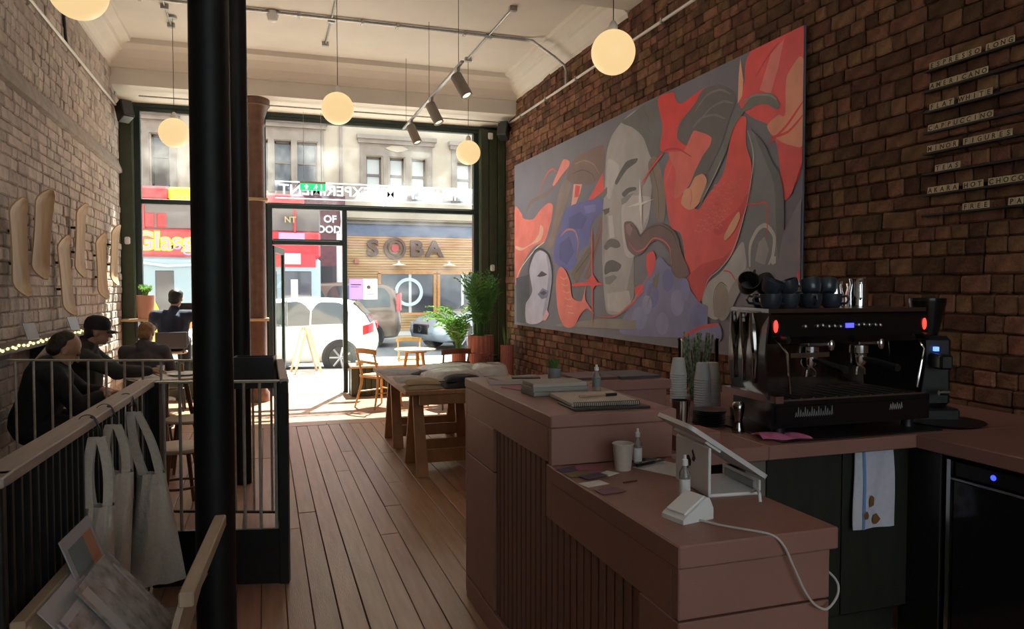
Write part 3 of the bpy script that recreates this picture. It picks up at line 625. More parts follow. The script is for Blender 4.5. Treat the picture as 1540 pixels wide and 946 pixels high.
# posters on the right window
po = thing('window_poster', 'lilac and white notice taped inside the right shop window', 'poster', (1.40, YF - .005, 1.53))
MB().box(-.205, .0, -.002, .002, -.15, .15).build('lilac_half', translucent('poster_lilac', (.50, .40, .74)), po)
MB().box(.0, .21, -.002, .002, -.15, .15).build('white_half', translucent('poster_white', (.82, .80, .80)), po)
MB().box(-.18, -.03, -.004, -.002, .06, .075).box(-.18, -.06, -.004, -.002, .03, .038).build('printed_lines', translucent('poster_pink', (.75, .45, .68)), po)
MB().lathe([(.03, 0), (.03, .001), (.0, .001)], c=(.08, -.002, .03), ax=(0, -1, 0), n=12).box(.05, .17, -.004, -.002, -.08, -.07).build('printed_mark', mat('poster_grey', (.4, .42, .4), .6), po)
ART = [
 ((225, 110, 100), 0, [(2, 724), (51, 688), (64, 655), (128, 635), (175, 678), (220, 703), (248, 685), (242, 619), (226, 559), (199, 490), (140, 477), (77, 405), (37, 315), (7, 257)]),
 ((240, 160, 140), 0, [(10, 496), (64, 476), (128, 501), (164, 539), (175, 592), (193, 566), (176, 505), (103, 482), (51, 461), (10, 478)]),
 ((240, 200, 180), 18, [(10, 269), (37, 339), (90, 404), (152, 464), (199, 490)]),
 ((75, 78, 90), 0, [(12, 293), (103, 312), (109, 176), (77, 14), (17, 18)]),
 ((120, 105, 100), 0, [(243, 556), (284, 751), (314, 801), (343, 761), (314, 662), (274, 550), (248, 462), (210, 457)]),
 ((108, 88, 88), 59, [(83, 679), (115, 739), (220, 761), (304, 824), (333, 872)]),
 ((190, 80, 75), 24, [(163, 768), (209, 860), (242, 884), (273, 856)]),
 ((225, 120, 110), 0, [(284, 872), (304, 909), (333, 891), (333, 862), (294, 828), (258, 790), (247, 799)]),
 ((105, 80, 75), 0, [(333, 852), (370, 894), (423, 899), (487, 896), (497, 804), (480, 749), (423, 733), (361, 764), (323, 797)]),
 ((140, 105, 95), 17, [(361, 860), (405, 860), (448, 824), (472, 769)]),
 ((80, 60, 58), 15, [(352, 816), (397, 817), (440, 782), (456, 740)]),
 ((225, 150, 140), 0, [(357, 761), (397, 747), (388, 707), (362, 644), (345, 648)]),
 ((220, 60, 50), 0, [(366, 753), (388, 740), (381, 690), (361, 692)]),
 ((215, 65, 55), 0, [(456, 713), (488, 772), (492, 683), (440, 654), (423, 659)]),
 ((80, 86, 150), 0, [(324, 649), (389, 660), (480, 651), (488, 596), (465, 575), (440, 536), (424, 446), (380, 414), (362, 339), (315, 322), (275, 356), (253, 388), (264, 491), (294, 546), (304, 614)]),
 ((64, 70, 132), 0, [(333, 597), (389, 612), (424, 576), (398, 526), (334, 538)]),
 ((66, 72, 135), 0, [(285, 467), (334, 499), (362, 417), (324, 352), (285, 385)]),
 ((98, 104, 170), 0, [(406, 636), (457, 631), (457, 595), (415, 597)]),
 ((170, 110, 100), 21, [(290, 506), (324, 535), (362, 523), (380, 462), (371, 387)]),
 ((95, 85, 75), 0, [(344, 302), (432, 436), (451, 406), (372, 252)]),
 ((110, 85, 80), 0, [(407, 280), (481, 571), (496, 524), (426, 268)]),
 ((70, 55, 52), 13, [(362, 301), (441, 407)]),
 ((70, 55, 52), 12, [(420, 298), (485, 508)]),
 ((150, 150, 152), 0, [(501, 839), (521, 920), (571, 973), (627, 990), (680, 985), (692, 886), (690, 795), (671, 737), (659, 593), (653, 513), (630, 449), (608, 405), (604, 360), (606, 269), (604, 197), (586, 147), (550, 115), (506, 118), (492, 241), (486, 396), (488, 582), (496, 734)]),
 ((92, 94, 97), 0, [(558, 962), (594, 976), (627, 990), (680, 985), (694, 885), (692, 788), (673, 734), (654, 779), (634, 857), (599, 917)]),
 ((78, 80, 82), 8, [(638, 962), (651, 922), (647, 891), (660, 863)]),
 ((172, 172, 174), 0, [(568, 625), (652, 607), (657, 552), (634, 479), (609, 370), (576, 374), (562, 493)]),
 ((168, 168, 170), 0, [(506, 817), (547, 783), (547, 732), (533, 704), (518, 640), (503, 662)]),
 ((128, 128, 130), 0, [(603, 355), (606, 322), (604, 208), (584, 158), (577, 191), (590, 282)]),
 ((132, 132, 134), 0, [(490, 578), (504, 557), (508, 469), (497, 400), (492, 330), (489, 437)]),
 ((72, 72, 74), 0, [(536, 711), (574, 780), (614, 781), (611, 764), (581, 748), (561, 723), (543, 695)]),
 ((78, 78, 82), 0, [(561, 648), (581, 666), (608, 661), (611, 648), (588, 645), (571, 630)]),
 ((122, 122, 124), 0, [(558, 624), (575, 633), (605, 639), (578, 604), (561, 598)]),
 ((84, 84, 86), 0, [(493, 423), (508, 451), (526, 455), (548, 443), (557, 418), (541, 410), (519, 419), (503, 406)]),
 ((178, 178, 180), 0, [(510, 564), (526, 560), (535, 460), (515, 461)]),
 ((72, 72, 74), 0, [(495, 312), (501, 347), (527, 359), (560, 334), (549, 307), (520, 304), (499, 293)]),
 ((112, 112, 114), 0, [(497, 281), (534, 291), (546, 278), (520, 248), (501, 249)]),
 ((165, 165, 166), 0, [(507, 206), (589, 220), (596, 167), (557, 124), (511, 126)]),
 ((72, 72, 76), 0, [(488, 596), (515, 599), (513, 577), (496, 569)]),
 ((90, 90, 93), 0, [(486, 680), (505, 698), (505, 666), (492, 649)]),
 ((118, 106, 95), 0, [(650, 740), (674, 760), (701, 630), (702, 506), (676, 507), (665, 627)]),
 ((85, 75, 68), 12, [(660, 736), (681, 621), (684, 510)]),
 ((205, 70, 70), 0, [(698, 668), (722, 747), (792, 715), (764, 622), (749, 585), (724, 482), (716, 484)]),
 ((205, 55, 55), 0, [(679, 989), (723, 987), (731, 953), (747, 929), (802, 948), (795, 926), (767, 888), (742, 860), (735, 821), (743, 788), (768, 762), (758, 745), (689, 777), (693, 873)]),
 ((86, 83, 86), 0, [(735, 814), (747, 864), (781, 907), (800, 943), (836, 939), (869, 897), (877, 854), (862, 807), (846, 731), (820, 657), (797, 611), (769, 621), (783, 686), (819, 737), (792, 799), (763, 764), (743, 788)]),
 ((108, 105, 107), 18, [(782, 879), (809, 917), (840, 918), (865, 887)]),
 ((108, 105, 107), 18, [(791, 833), (819, 867), (849, 872), (870, 853)]),
 ((108, 105, 107), 19, [(777, 820), (796, 844), (828, 839), (853, 811)]),
 ((220, 95, 88), 0, [(753, 748), (777, 806), (792, 799), (821, 766), (819, 737), (801, 705), (783, 658), (769, 614), (744, 580), (728, 584), (733, 677), (711, 760)]),
 ((170, 45, 48), 16, [(630, 670), (666, 734), (700, 772), (738, 762), (773, 717)]),
 ((215, 90, 85), 21, [(701, 645), (722, 711), (733, 757)]),
 ((200, 70, 72), 0, [(904, 998), (999, 1005), (1003, 737), (1001, 595), (980, 507), (967, 511), (959, 647), (942, 738), (913, 778), (893, 813), (881, 852), (893, 906)]),
 ((216, 112, 106), 0, [(923, 862), (943, 959), (967, 987), (957, 908), (944, 836)]),
 ((222, 150, 125), 0, [(884, 993), (891, 914), (889, 865), (880, 846), (881, 933)]),
 ((172, 55, 60), 14, [(915, 909), (936, 953), (957, 984)]),
 ((200, 130, 105), 0, [(970, 757), (971, 858), (980, 891), (1000, 902), (1002, 661), (979, 661), (952, 697), (938, 740), (958, 763)]),
 ((190, 50, 55), 21, [(942, 684), (972, 721), (1000, 778)]),
 ((190, 50, 55), 19, [(945, 701), (975, 702), (1001, 739)]),
 ((208, 72, 68), 0, [(718, 476), (749, 585), (789, 517), (816, 564), (850, 624), (866, 746), (874, 793), (897, 792), (898, 705), (910, 626), (907, 535), (892, 446), (877, 360), (852, 311), (827, 279), (800, 184), (791, 190), (766, 261), (755, 390), (745, 442)]),
 ((185, 52, 55), 0, [(766, 261), (799, 315), (852, 337), (869, 361), (852, 311), (827, 279), (800, 184)]),
 ((190, 55, 58), 0, [(830, 439), (884, 498), (899, 538), (903, 524), (884, 447), (843, 417)]),
 ((228, 120, 108), 6, [(783, 435), (785, 441), (789, 441), (791, 434)]),
 ((228, 120, 108), 6, [(793, 431), (796, 437), (800, 436), (801, 429)]),
 ((228, 120, 108), 7, [(804, 438), (806, 444), (810, 444), (811, 437)]),
 ((228, 120, 108), 6, [(814, 434), (816, 440), (819, 439), (821, 432)]),
 ((228, 120, 108), 6, [(824, 441), (826, 447), (829, 446), (831, 440)]),
 ((228, 120, 108), 6, [(833, 437), (835, 442), (839, 441), (841, 435)]),
 ((228, 120, 108), 6, [(843, 444), (845, 450), (848, 449), (850, 443)]),
 ((228, 120, 108), 7, [(789, 455), (791, 461), (795, 460), (797, 453)]),
 ((228, 120, 108), 6, [(799, 450), (802, 456), (805, 455), (807, 449)]),
 ((228, 120, 108), 7, [(810, 458), (812, 463), (815, 463), (817, 456)]),
 ((228, 120, 108), 6, [(819, 453), (822, 459), (825, 458), (827, 451)]),
 ((228, 120, 108), 6, [(829, 460), (831, 466), (835, 465), (837, 459)]),
 ((228, 120, 108), 6, [(839, 456), (841, 461), (844, 460), (846, 454)]),
 ((228, 120, 108), 6, [(848, 463), (850, 468), (854, 467), (855, 461)]),
 ((228, 120, 108), 7, [(795, 475), (797, 480), (801, 479), (803, 473)]),
 ((228, 120, 108), 6, [(805, 470), (808, 475), (811, 474), (813, 468)]),
 ((228, 120, 108), 7, [(815, 477), (817, 482), (821, 482), (823, 475)]),
 ((228, 120, 108), 6, [(825, 472), (827, 477), (831, 476), (833, 470)]),
 ((228, 120, 108), 6, [(835, 479), (837, 484), (840, 483), (842, 477)]),
 ((228, 120, 108), 6, [(844, 474), (846, 479), (850, 479), (851, 472)]),
 ((228, 120, 108), 6, [(853, 481), (856, 486), (859, 485), (861, 479)]),
 ((228, 120, 108), 6, [(801, 494), (803, 500), (807, 498), (809, 492)]),
 ((228, 120, 108), 6, [(811, 488), (813, 494), (817, 493), (819, 487)]),
 ((228, 120, 108), 6, [(821, 496), (823, 501), (827, 500), (829, 494)]),
 ((228, 120, 108), 6, [(831, 491), (833, 496), (836, 495), (838, 489)]),
 ((228, 120, 108), 6, [(840, 497), (842, 503), (846, 502), (848, 495)]),
 ((228, 120, 108), 7, [(850, 492), (852, 498), (855, 497), (857, 491)]),
 ((228, 120, 108), 6, [(859, 499), (861, 504), (864, 503), (866, 497)]),
 ((228, 120, 108), 6, [(807, 513), (809, 518), (813, 517), (814, 511)]),
 ((228, 120, 108), 6, [(817, 507), (819, 513), (823, 512), (824, 506)]),
 ((228, 120, 108), 7, [(827, 514), (829, 520), (832, 519), (834, 512)]),
 ((228, 120, 108), 6, [(836, 509), (838, 515), (842, 513), (844, 507)]),
 ((228, 120, 108), 6, [(846, 516), (848, 521), (851, 520), (853, 514)]),
 ((228, 120, 108), 6, [(855, 510), (857, 516), (860, 515), (862, 509)]),
 ((228, 120, 108), 6, [(864, 517), (866, 522), (869, 521), (871, 515)]),
 ((228, 120, 108), 6, [(813, 532), (815, 537), (819, 536), (820, 530)]),
 ((228, 120, 108), 6, [(823, 526), (825, 532), (828, 530), (830, 524)]),
 ((228, 120, 108), 6, [(832, 533), (834, 538), (838, 537), (840, 530)]),
 ((228, 120, 108), 6, [(842, 527), (844, 533), (847, 532), (849, 525)]),
 ((228, 120, 108), 6, [(851, 534), (853, 539), (857, 538), (858, 532)]),
 ((228, 120, 108), 6, [(860, 528), (862, 534), (866, 533), (867, 527)]),
 ((228, 120, 108), 6, [(869, 535), (871, 540), (874, 539), (876, 533)]),
 ((228, 120, 108), 6, [(818, 550), (821, 556), (824, 554), (826, 548)]),
 ((228, 120, 108), 6, [(828, 544), (830, 550), (834, 549), (836, 542)]),
 ((228, 120, 108), 7, [(838, 551), (840, 556), (843, 555), (845, 549)]),
 ((228, 120, 108), 6, [(847, 545), (849, 550), (853, 550), (854, 543)]),
 ((228, 120, 108), 6, [(856, 552), (858, 557), (862, 556), (863, 549)]),
 ((228, 120, 108), 6, [(866, 546), (867, 551), (871, 550), (872, 544)]),
 ((228, 120, 108), 6, [(874, 552), (876, 557), (880, 556), (881, 550)]),
 ((228, 120, 108), 7, [(824, 568), (826, 574), (830, 573), (832, 566)]),
 ((228, 120, 108), 6, [(834, 562), (836, 568), (839, 567), (841, 560)]),
 ((228, 120, 108), 6, [(843, 569), (845, 574), (849, 573), (850, 566)]),
 ((228, 120, 108), 6, [(852, 563), (855, 568), (858, 567), (860, 561)]),
 ((228, 120, 108), 6, [(862, 569), (864, 574), (867, 573), (869, 567)]),
 ((228, 120, 108), 6, [(871, 564), (873, 569), (876, 568), (877, 562)]),
 ((228, 120, 108), 6, [(879, 570), (881, 574), (885, 574), (886, 567)]),
 ((228, 120, 108), 7, [(830, 586), (832, 592), (835, 591), (837, 584)]),
 ((228, 120, 108), 6, [(839, 580), (841, 586), (845, 585), (847, 578)]),
 ((228, 120, 108), 6, [(849, 586), (851, 592), (854, 591), (856, 584)]),
 ((228, 120, 108), 6, [(858, 581), (860, 586), (863, 585), (865, 578)]),
 ((228, 120, 108), 6, [(867, 587), (869, 592), (872, 591), (874, 584)]),
 ((228, 120, 108), 5, [(876, 581), (878, 586), (881, 585), (882, 579)]),
 ((228, 120, 108), 6, [(884, 587), (886, 592), (890, 591), (891, 584)]),
 ((222, 140, 110), 0, [(749, 549), (756, 597), (771, 606), (783, 636), (802, 643), (813, 618), (807, 580), (793, 536), (772, 520)]),
 ((185, 80, 70), 8, [(774, 598), (776, 562), (772, 532)]),
 ((222, 150, 118), 0, [(854, 408), (868, 451), (884, 485), (888, 466), (876, 424), (858, 395)]),
 ((95, 98, 96), 80, [(893, 820), (916, 833), (941, 823), (960, 785)]),
 ((95, 98, 96), 66, [(798, 542), (829, 633), (852, 702), (862, 755), (874, 793), (897, 823)]),
 ((150, 154, 156), 9, [(807, 560), (829, 620), (846, 672)]),
 ((125, 128, 126), 14, [(886, 843), (912, 851), (941, 835), (956, 811)]),
 ((106, 109, 113), 0, [(903, 746), (917, 726), (935, 681), (953, 609), (963, 581), (970, 515), (971, 400), (962, 279), (901, 282), (869, 322), (885, 384), (903, 493), (914, 600), (910, 675)]),
 ((88, 90, 94), 0, [(917, 720), (935, 681), (953, 609), (963, 581), (970, 515), (971, 400), (963, 314), (957, 432), (953, 550), (935, 639)]),
 ((172, 174, 177), 10, [(901, 746), (912, 680), (913, 625), (903, 518), (888, 421), (869, 342), (844, 295), (818, 259), (804, 184)]),
 ((70, 72, 76), 5, [(907, 744), (916, 678), (917, 623), (908, 516), (893, 420), (873, 338), (848, 290)]),
 ((112, 110, 122), 0, [(971, 400), (990, 464), (1006, 488), (1008, 254), (959, 256), (963, 314)]),
 ((200, 72, 72), 0, [(966, 609), (1000, 595), (983, 511), (973, 507)]),
 ((122, 112, 116), 0, [(978, 358), (1006, 377), (1007, 310), (981, 312)]),
 ((200, 66, 66), 0, [(993, 260), (1004, 293), (1008, 277), (1008, 254)]),
 ((160, 160, 162), 0, [(805, 177), (818, 246), (853, 294), (892, 383), (900, 344), (901, 295), (874, 232), (845, 126), (819, 130)]),
 ((134, 134, 136), 0, [(870, 232), (901, 295), (909, 282), (886, 207), (862, 128), (845, 126)]),
 ((168, 168, 168), 34, [(909, 300), (909, 368), (922, 415), (938, 429), (954, 394), (953, 338), (945, 304)]),
 ((138, 138, 140), 0, [(919, 318), (926, 378), (937, 394), (945, 351), (938, 304)]),
 ((172, 172, 173), 0, [(950, 333), (958, 329), (958, 308), (952, 303), (947, 315)]),
 ((132, 124, 116), 0, [(834, 132), (836, 219), (849, 249), (861, 232), (866, 193), (858, 134)]),
 ((80, 80, 80), 8, [(832, 152), (834, 219), (848, 251), (863, 235)]),
 ((190, 70, 65), 13, [(899, 506), (918, 501), (940, 498), (942, 447), (941, 388)]),
 ((185, 70, 70), 12, [(853, 291), (869, 284), (881, 254)]),
 ((112, 115, 156), 0, [(567, 90), (607, 183), (645, 272), (686, 354), (714, 322), (751, 283), (771, 232), (800, 177), (819, 164), (819, 104), (845, 107), (846, 44), (752, 41), (568, 27)]),
 ((128, 131, 174), 0, [(759, 175), (754, 139), (741, 123), (728, 137), (722, 173), (727, 210), (741, 225), (754, 210)]),
 ((126, 128, 165), 0, [(717, 91), (712, 59), (699, 43), (685, 55), (679, 86), (685, 119), (698, 134), (711, 122)]),
 ((104, 107, 160), 0, [(816, 130), (810, 98), (796, 83), (781, 94), (775, 126), (781, 160), (795, 174), (810, 162)]),
 ((122, 126, 168), 0, [(652, 107), (645, 71), (627, 54), (609, 67), (601, 101), (609, 138), (627, 154), (644, 141)]),
 ((92, 97, 152), 0, [(687, 202), (682, 166), (669, 150), (656, 165), (650, 201), (655, 237), (669, 252), (682, 237)]),
 ((96, 100, 158), 0, [(730, 262), (725, 231), (714, 217), (702, 231), (697, 263), (702, 294), (714, 307), (725, 293)]),
 ((120, 124, 172), 0, [(774, 225), (770, 195), (761, 182), (752, 195), (748, 225), (752, 256), (761, 268), (770, 255)]),
 ((130, 132, 172), 0, [(667, 163), (662, 135), (652, 122), (640, 133), (635, 161), (640, 189), (651, 201), (662, 190)]),
 ((118, 112, 108), 18, [(677, 294), (669, 232), (651, 154)]),
 ((102, 95, 92), 0, [(669, 271), (689, 293), (683, 232), (669, 232)]),
 ((100, 74, 74), 0, [(572, 515), (593, 519), (612, 491), (628, 456), (650, 483), (685, 491), (718, 469), (740, 429), (750, 369), (766, 317), (772, 280), (746, 267), (726, 291), (719, 358), (702, 397), (680, 422), (656, 410), (638, 381), (613, 368), (587, 397), (576, 449)]),
 ((176, 86, 80), 16, [(590, 430), (613, 388), (644, 396), (668, 432), (696, 422), (718, 388), (724, 321)]),
 ((70, 50, 52), 15, [(586, 512), (612, 483), (628, 449), (653, 475), (690, 481), (726, 445), (742, 385)]),
 ((128, 104, 104), 0, [(578, 506), (591, 512), (601, 485), (593, 454), (581, 473)]),
 ((210, 60, 60), 0, [(649, 366), (668, 381), (677, 355), (674, 309), (658, 275), (649, 311)]),
 ((205, 58, 60), 0, [(610, 232), (636, 250), (640, 216), (614, 190)]),
 ((190, 65, 65), 29, [(752, 41), (801, 86), (845, 105)]),
 ((205, 90, 80), 11, [(657, 279), (639, 248), (601, 167), (574, 141)]),
 ((222, 222, 205), 0, [(579, 583), (622, 591), (625, 695), (632, 590), (671, 592), (633, 578), (632, 482), (624, 580)]),
 ((205, 75, 70), 16, [(633, 660), (651, 701), (680, 743), (697, 762)]),
 ((122, 118, 112), 0, [(265, 31), (490, 89), (617, 95), (614, 54), (286, 24)]),
 ((165, 166, 186), 0, [(109, 335), (140, 422), (176, 445), (215, 424), (238, 369), (248, 295), (238, 201), (210, 72), (165, 26), (90, 23), (84, 130), (128, 210)]),
 ((135, 138, 162), 0, [(215, 424), (238, 369), (248, 295), (238, 201), (210, 72), (194, 82), (216, 201), (227, 307)]),
 ((55, 55, 65), 23, [(103, 301), (109, 380), (140, 444), (176, 456), (221, 423), (248, 347), (256, 254)]),
 ((60, 60, 70), 0, [(158, 299), (187, 328), (221, 307), (205, 299), (176, 294)]),
 ((105, 110, 138), 0, [(162, 194), (193, 231), (229, 212), (221, 178), (188, 166)]),
 ((62, 64, 80), 0, [(176, 200), (199, 217), (219, 203), (199, 190)]),
 ((190, 150, 165), 0, [(188, 49), (216, 115), (233, 85), (210, 46)]),
 ((225, 105, 95), 0, [(275, 305), (295, 344), (320, 322), (344, 262), (354, 184), (399, 166), (420, 251), (416, 177), (458, 105), (425, 130), (390, 90), (363, 33), (316, 27), (285, 90), (270, 212)]),
 ((240, 145, 130), 12, [(290, 294), (310, 278), (329, 287)]),
 ((240, 145, 130), 12, [(299, 255), (318, 242), (336, 249)]),
 ((240, 145, 130), 11, [(308, 216), (326, 206), (343, 212)]),
 ((240, 145, 130), 11, [(317, 179), (334, 170), (350, 175)]),
 ((240, 145, 130), 11, [(326, 141), (341, 135), (357, 138)]),
 ((240, 145, 130), 12, [(335, 104), (349, 101), (363, 102)]),
 ((205, 65, 55), 25, [(445, 516), (446, 287), (449, 54)]),
 ((205, 60, 55), 39, [(353, 246), (425, 251), (491, 250)]),
 ((200, 55, 50), 0, [(425, 270), (449, 296), (470, 260), (450, 223)]),
 ((172, 82, 72), 17, [(467, 95), (535, 102), (591, 148), (635, 209)]),
]
# ================================================================== the painting
def srgb(rgb, g=1.0):
    out = []
    for c in rgb:
        c = c / 255; c = c / 12.92 if c < .04045 else ((c + .055) / 1.055) ** 2.4; out.append(min(.95, c * g))
    return tuple(out)
ART_GAIN = 1.55
pt = thing('wall_painting', 'huge frameless canvas painted with grey faces, red figures and a snake on the brick wall', 'painting', (0, 0, 0))
XP = XR - .06
MB().box(XP + .014, XR - .030, CAN['y0'] + .012, CAN['y1'] - .012, CAN['z0'] + .012, CAN['z1'] - .012).build('stretcher', mat('stretcher_dark', (.05, .035, .03), .7), pt)
MB().box(XP, XP + .014, CAN['y0'], CAN['y1'], CAN['z0'], CAN['z1']).build('canvas', mat('painted_slate_ground', srgb((105, 104, 115), ART_GAIN), .55, col2=srgb((92, 92, 104), ART_GAIN), scale=1.2), pt)
def crom(p, closed, k=5):                                  # smooth curve through the given points
    m_ = len(p); out = []
    for i in range(m_ if closed else m_ - 1):
        a, b, c, d = (p[(i - 1) % m_], p[i], p[(i + 1) % m_], p[(i + 2) % m_]) if closed else (p[max(i - 1, 0)], p[i], p[i + 1], p[min(i + 2, m_ - 1)])
        for j in range(k):
            t = j / k; q = []
            for x in (0, 1): q.append(b[x] + .4 * t * (c[x] - a[x]) + t * t * (.8 * a[x] - 2.2 * b[x] + 1.8 * c[x] - .4 * d[x]) + t ** 3 * (-.4 * a[x] + 1.2 * b[x] - 1.2 * c[x] + .4 * d[x]))
            out.append(tuple(q))
    return out if closed else out + [p[-1]]
def chaik(p, closed, n=2):
    for _ in range(n):
        q = []; m_ = len(p)
        for i in range(m_ if closed else m_ - 1):
            a, b = p[i], p[(i + 1) % m_]; q += [(a[0] * .75 + b[0] * .25, a[1] * .75 + b[1] * .25), (a[0] * .25 + b[0] * .75, a[1] * .25 + b[1] * .75)]
        p = q if closed else [p[0]] + q + [p[-1]]
    return p
cols = []; ab_ = MB(); layer = 0
from mathutils.geometry import tessellate_polygon
for rgb, wd, pts in ART:
    P = [(a / 1000, b / 1000) for a, b in pts]
    P = [(CAN['y1'] - u * (CAN['y1'] - CAN['y0']), CAN['z0'] + v * (CAN['z1'] - CAN['z0'])) for u, v in P]
    if wd:
        c = crom(P, False); h = wd / 2000; Lf = []; Rt = []
        for i in range(len(c)):
            a, b = c[max(i - 1, 0)], c[min(i + 1, len(c) - 1)]; dx, dz = b[0] - a[0], b[1] - a[1]; l = math.hypot(dx, dz) or 1
            hh = h * min(1, .45 + 3 * min(i, len(c) - 1 - i) / len(c)); Lf.append((c[i][0] - dz / l * hh, c[i][1] + dx / l * hh)); Rt.append((c[i][0] + dz / l * hh, c[i][1] - dx / l * hh))
        poly = Lf + Rt[::-1]
    else: poly = crom(P, True) if len(P) > 5 and rgb != (222, 222, 205) else P
    poly = [(min(max(y, CAN['y0'] + .002), CAN['y1'] - .002), min(max(z, CAN['z0'] + .002), CAN['z1'] - .002)) for y, z in poly]
    if rgb not in cols: cols.append(rgb)
    ab_.cur = cols.index(rgb); x = XP - .0006 - layer * .00005; layer += 1
    ab_.add([(x, y, z) for y, z in poly], tessellate_polygon([[Vector((0, y, z)) for y, z in poly]]))
ab_.build('painted_image', [mat('paint_%d_%d_%d' % h, srgb(h, ART_GAIN), .55, var=.10, scale=5) for h in cols], pt, fix=False)

# ================================================================== menu of letter tiles
M_tile = mat('pale_wood_tile', (0.58, 0.46, 0.28), .6, var=.12, scale=30, rnd=.12); M_ink = mat('tile_ink', (.06, .04, .03), .7)
rows = [(2.761, [('ESPRESSO', 3.252), ('LONG', 2.91)]), (2.648, [('AMERICANO', 3.247)]), (2.533, [('FLAT', 3.247), ('WHITE', 3.063)]), (2.418, [('CAPPUCCINO', 3.253)]),
        (2.303, [('MINOR', 3.255), ('FIGURES', 3.029)]), (2.188, [('TEAS', 3.20)]), (2.071, [('AKARA', 3.249), ('HOT', 3.023), ('CHOCO', 2.878)]), (1.958, [('FREE', 3.025), ('PA', 2.767)])]
ordn = ['first', 'second', 'third', 'fourth', 'fifth', 'sixth', 'seventh', 'eighth', 'ninth', 'tenth']
tile = MB().bev(-.003, .003, -.0187, .0187, 0, .041, .0015).mesh('tile_body', M_tile, False, True); lets = {}
for ri, (z, ws_) in enumerate(rows):
    MB().bev(XR - .058, XR - .012, 1.9, 3.28, z - .008, z, .002).box(XR - .058, XR - .055, 1.9, 3.28, z, z + .004).build('menu_rail', M_black, label='thin black wall rail holding the %s row of the menu, %s' % (ordn[ri], ' '.join(w_ for w_, _ in ws_)), cat='shelf', group='menu rails')
    for wd, y in ws_:
        for i, ch in enumerate(wd):
            o = thing('letter_tile', 'square wooden tile %s, %s letter of %s on the wall menu' % (ch, ordn[i], wd), 'letter tile', (XR - .049 + random.uniform(-.001, .001), y - .0197 - i * .0395, z), group='menu letter tiles')
            o.rotation_euler = (random.uniform(-.03, .03), R(3), 0)
            b = bpy.data.objects.new('tile_body', tile); COL.objects.link(b); b.parent = o
            if ch not in lets:
                me = text_mesh(ch, .036, .0004, .0008); me.transform(FACE_LEFT); me.materials.clear(); me.materials.append(M_ink); lets[ch] = me
            t = bpy.data.objects.new('letter', lets[ch]); COL.objects.link(t); t.parent = o; t.location = (-.0035, 0, .0205)

# ================================================================== ceiling: globes, track, conduit
M_globe = mat('lit_opal_globe', (.25, .20, .13), .4, emit=.60, ecol=(1.0, .70, .34))
def globe(p, r, label, lit=True, bulb='bulb'):
    g = thing('globe_pendant', label, 'pendant lamp', p, group='globe pendants')
    MB().sphere((0, 0, 0), r, 36, 22).build('globe', M_globe, g, True)
    MB().lathe([(.032, r - .012), (.034, r + .03), (.02, r + .06), (.006, r + .07)], n=16).build('cap', M_white, g, True)
    MB().cyl((0, 0, r + .06), (0, 0, ZC - p[2] - .01), .0035, n=6).build('cord', M_black, g)
    MB().lathe([(.05, ZC - p[2] - .03), (.05, ZC - p[2])], n=18).build('ceiling_rose', M_galv, g)
    if lit:
        l = bpy.data.lights.new(bulb, 'POINT'); l.energy = LAMP_W; l.color = (1.0, .93, .83); l.shadow_soft_size = r * 1.03
        lo = bpy.data.objects.new(bulb, l); COL.objects.link(lo); lo.parent = g
globe((-1.02, 5.05, 3.305), .165, 'lit opal globe pendant at the left beside the brick wall')
globe((-.94, 9.24, 3.297), .165, 'lit opal globe pendant in front of the left shop window')
globe((.745, 7.94, 3.403), .165, 'lit opal globe pendant hanging in the middle of the room before the door')
globe((2.62, 9.72, 3.36), .162, 'lit opal globe pendant beside the green right post')
globe((2.51, 5.13, 3.318), .165, 'lit opal globe pendant in front of the brick wall above the painting')
# the counter end and the cable's shadow on it are lit by a lamp of the same kind over the bar, outside the picture
globe((2.3, 1.2, 3.3), .165, 'lit opal globe pendant above the fridge side of the bar', bulb='bar_lamp_offscreen')
tr = thing('track_light', 'suspended steel track with three grey cylinder spotlights', 'track light', (0, 0, 0))
MB().bev(1.80, 1.835, 6.95, 10.1, 3.69, 3.715, .004).build('track', M_galv, tr)
for y in (8.46, 7.1, 9.9): MB().cyl((1.817, y, 3.71), (1.83, y + .05, ZC), .003, n=6).build('suspension_wire', M_black, tr)
M_spot = mat('taupe_spot', (.30, .25, .20), .45)
for y, d in ((7.15, (.30, -.35, -.75)), (8.35, (.30, -.30, -.80)), (9.55, (.28, -.30, -.80))):
    d = Vector(d).normalized(); a = Vector((1.817, y, 3.60)); 
    h = MB().lathe([(.055, 0), (.058, .004), (.058, .25), (.05, .255), (.05, .235), (0, .235)], c=a - d * .03, ax=d, n=20).build('spot_head', M_spot, tr, True)
    MB().lathe([(.045, 0), (0, .002)], c=a + d * .206, ax=d, n=16).build('lens', mat('spot_lens', (1, .85, .6), .3, emit=1.2), h)
    MB().bev(1.80, 1.834, y - .05, y + .05, 3.655, 3.69, .005).cyl((1.817, y, 3.66), (1.817, y, 3.60), .012, n=8).build('adapter', M_galv, tr)
def pipe(name, pts, r, m, label): return MB().tube(pts, r, 8).build(name, m, None, True, label=label, cat='conduit')
o = pipe('wall_conduit', [(XR - .045, 10.95, 4.03), (XR - .045, 2.0, 4.03)], .016, mat('pale_conduit', (.74, .71, .65), .4, .3), 'pale metal conduit running along the top of the right brick wall')
for i in range(8): MB().box(XR - .065, XR - .0, 3.2 + i * 1.0, 3.23 + i * 1.0, 4.0, 4.055).build('clip', M_galv, o)
o = pipe('wall_conduit', [(XL + .045, 10.6, 3.866), (XL + .045, 3.0, 3.866)], .014, MATS['pale_conduit'], 'pale metal conduit running along the top of the left brick wall')
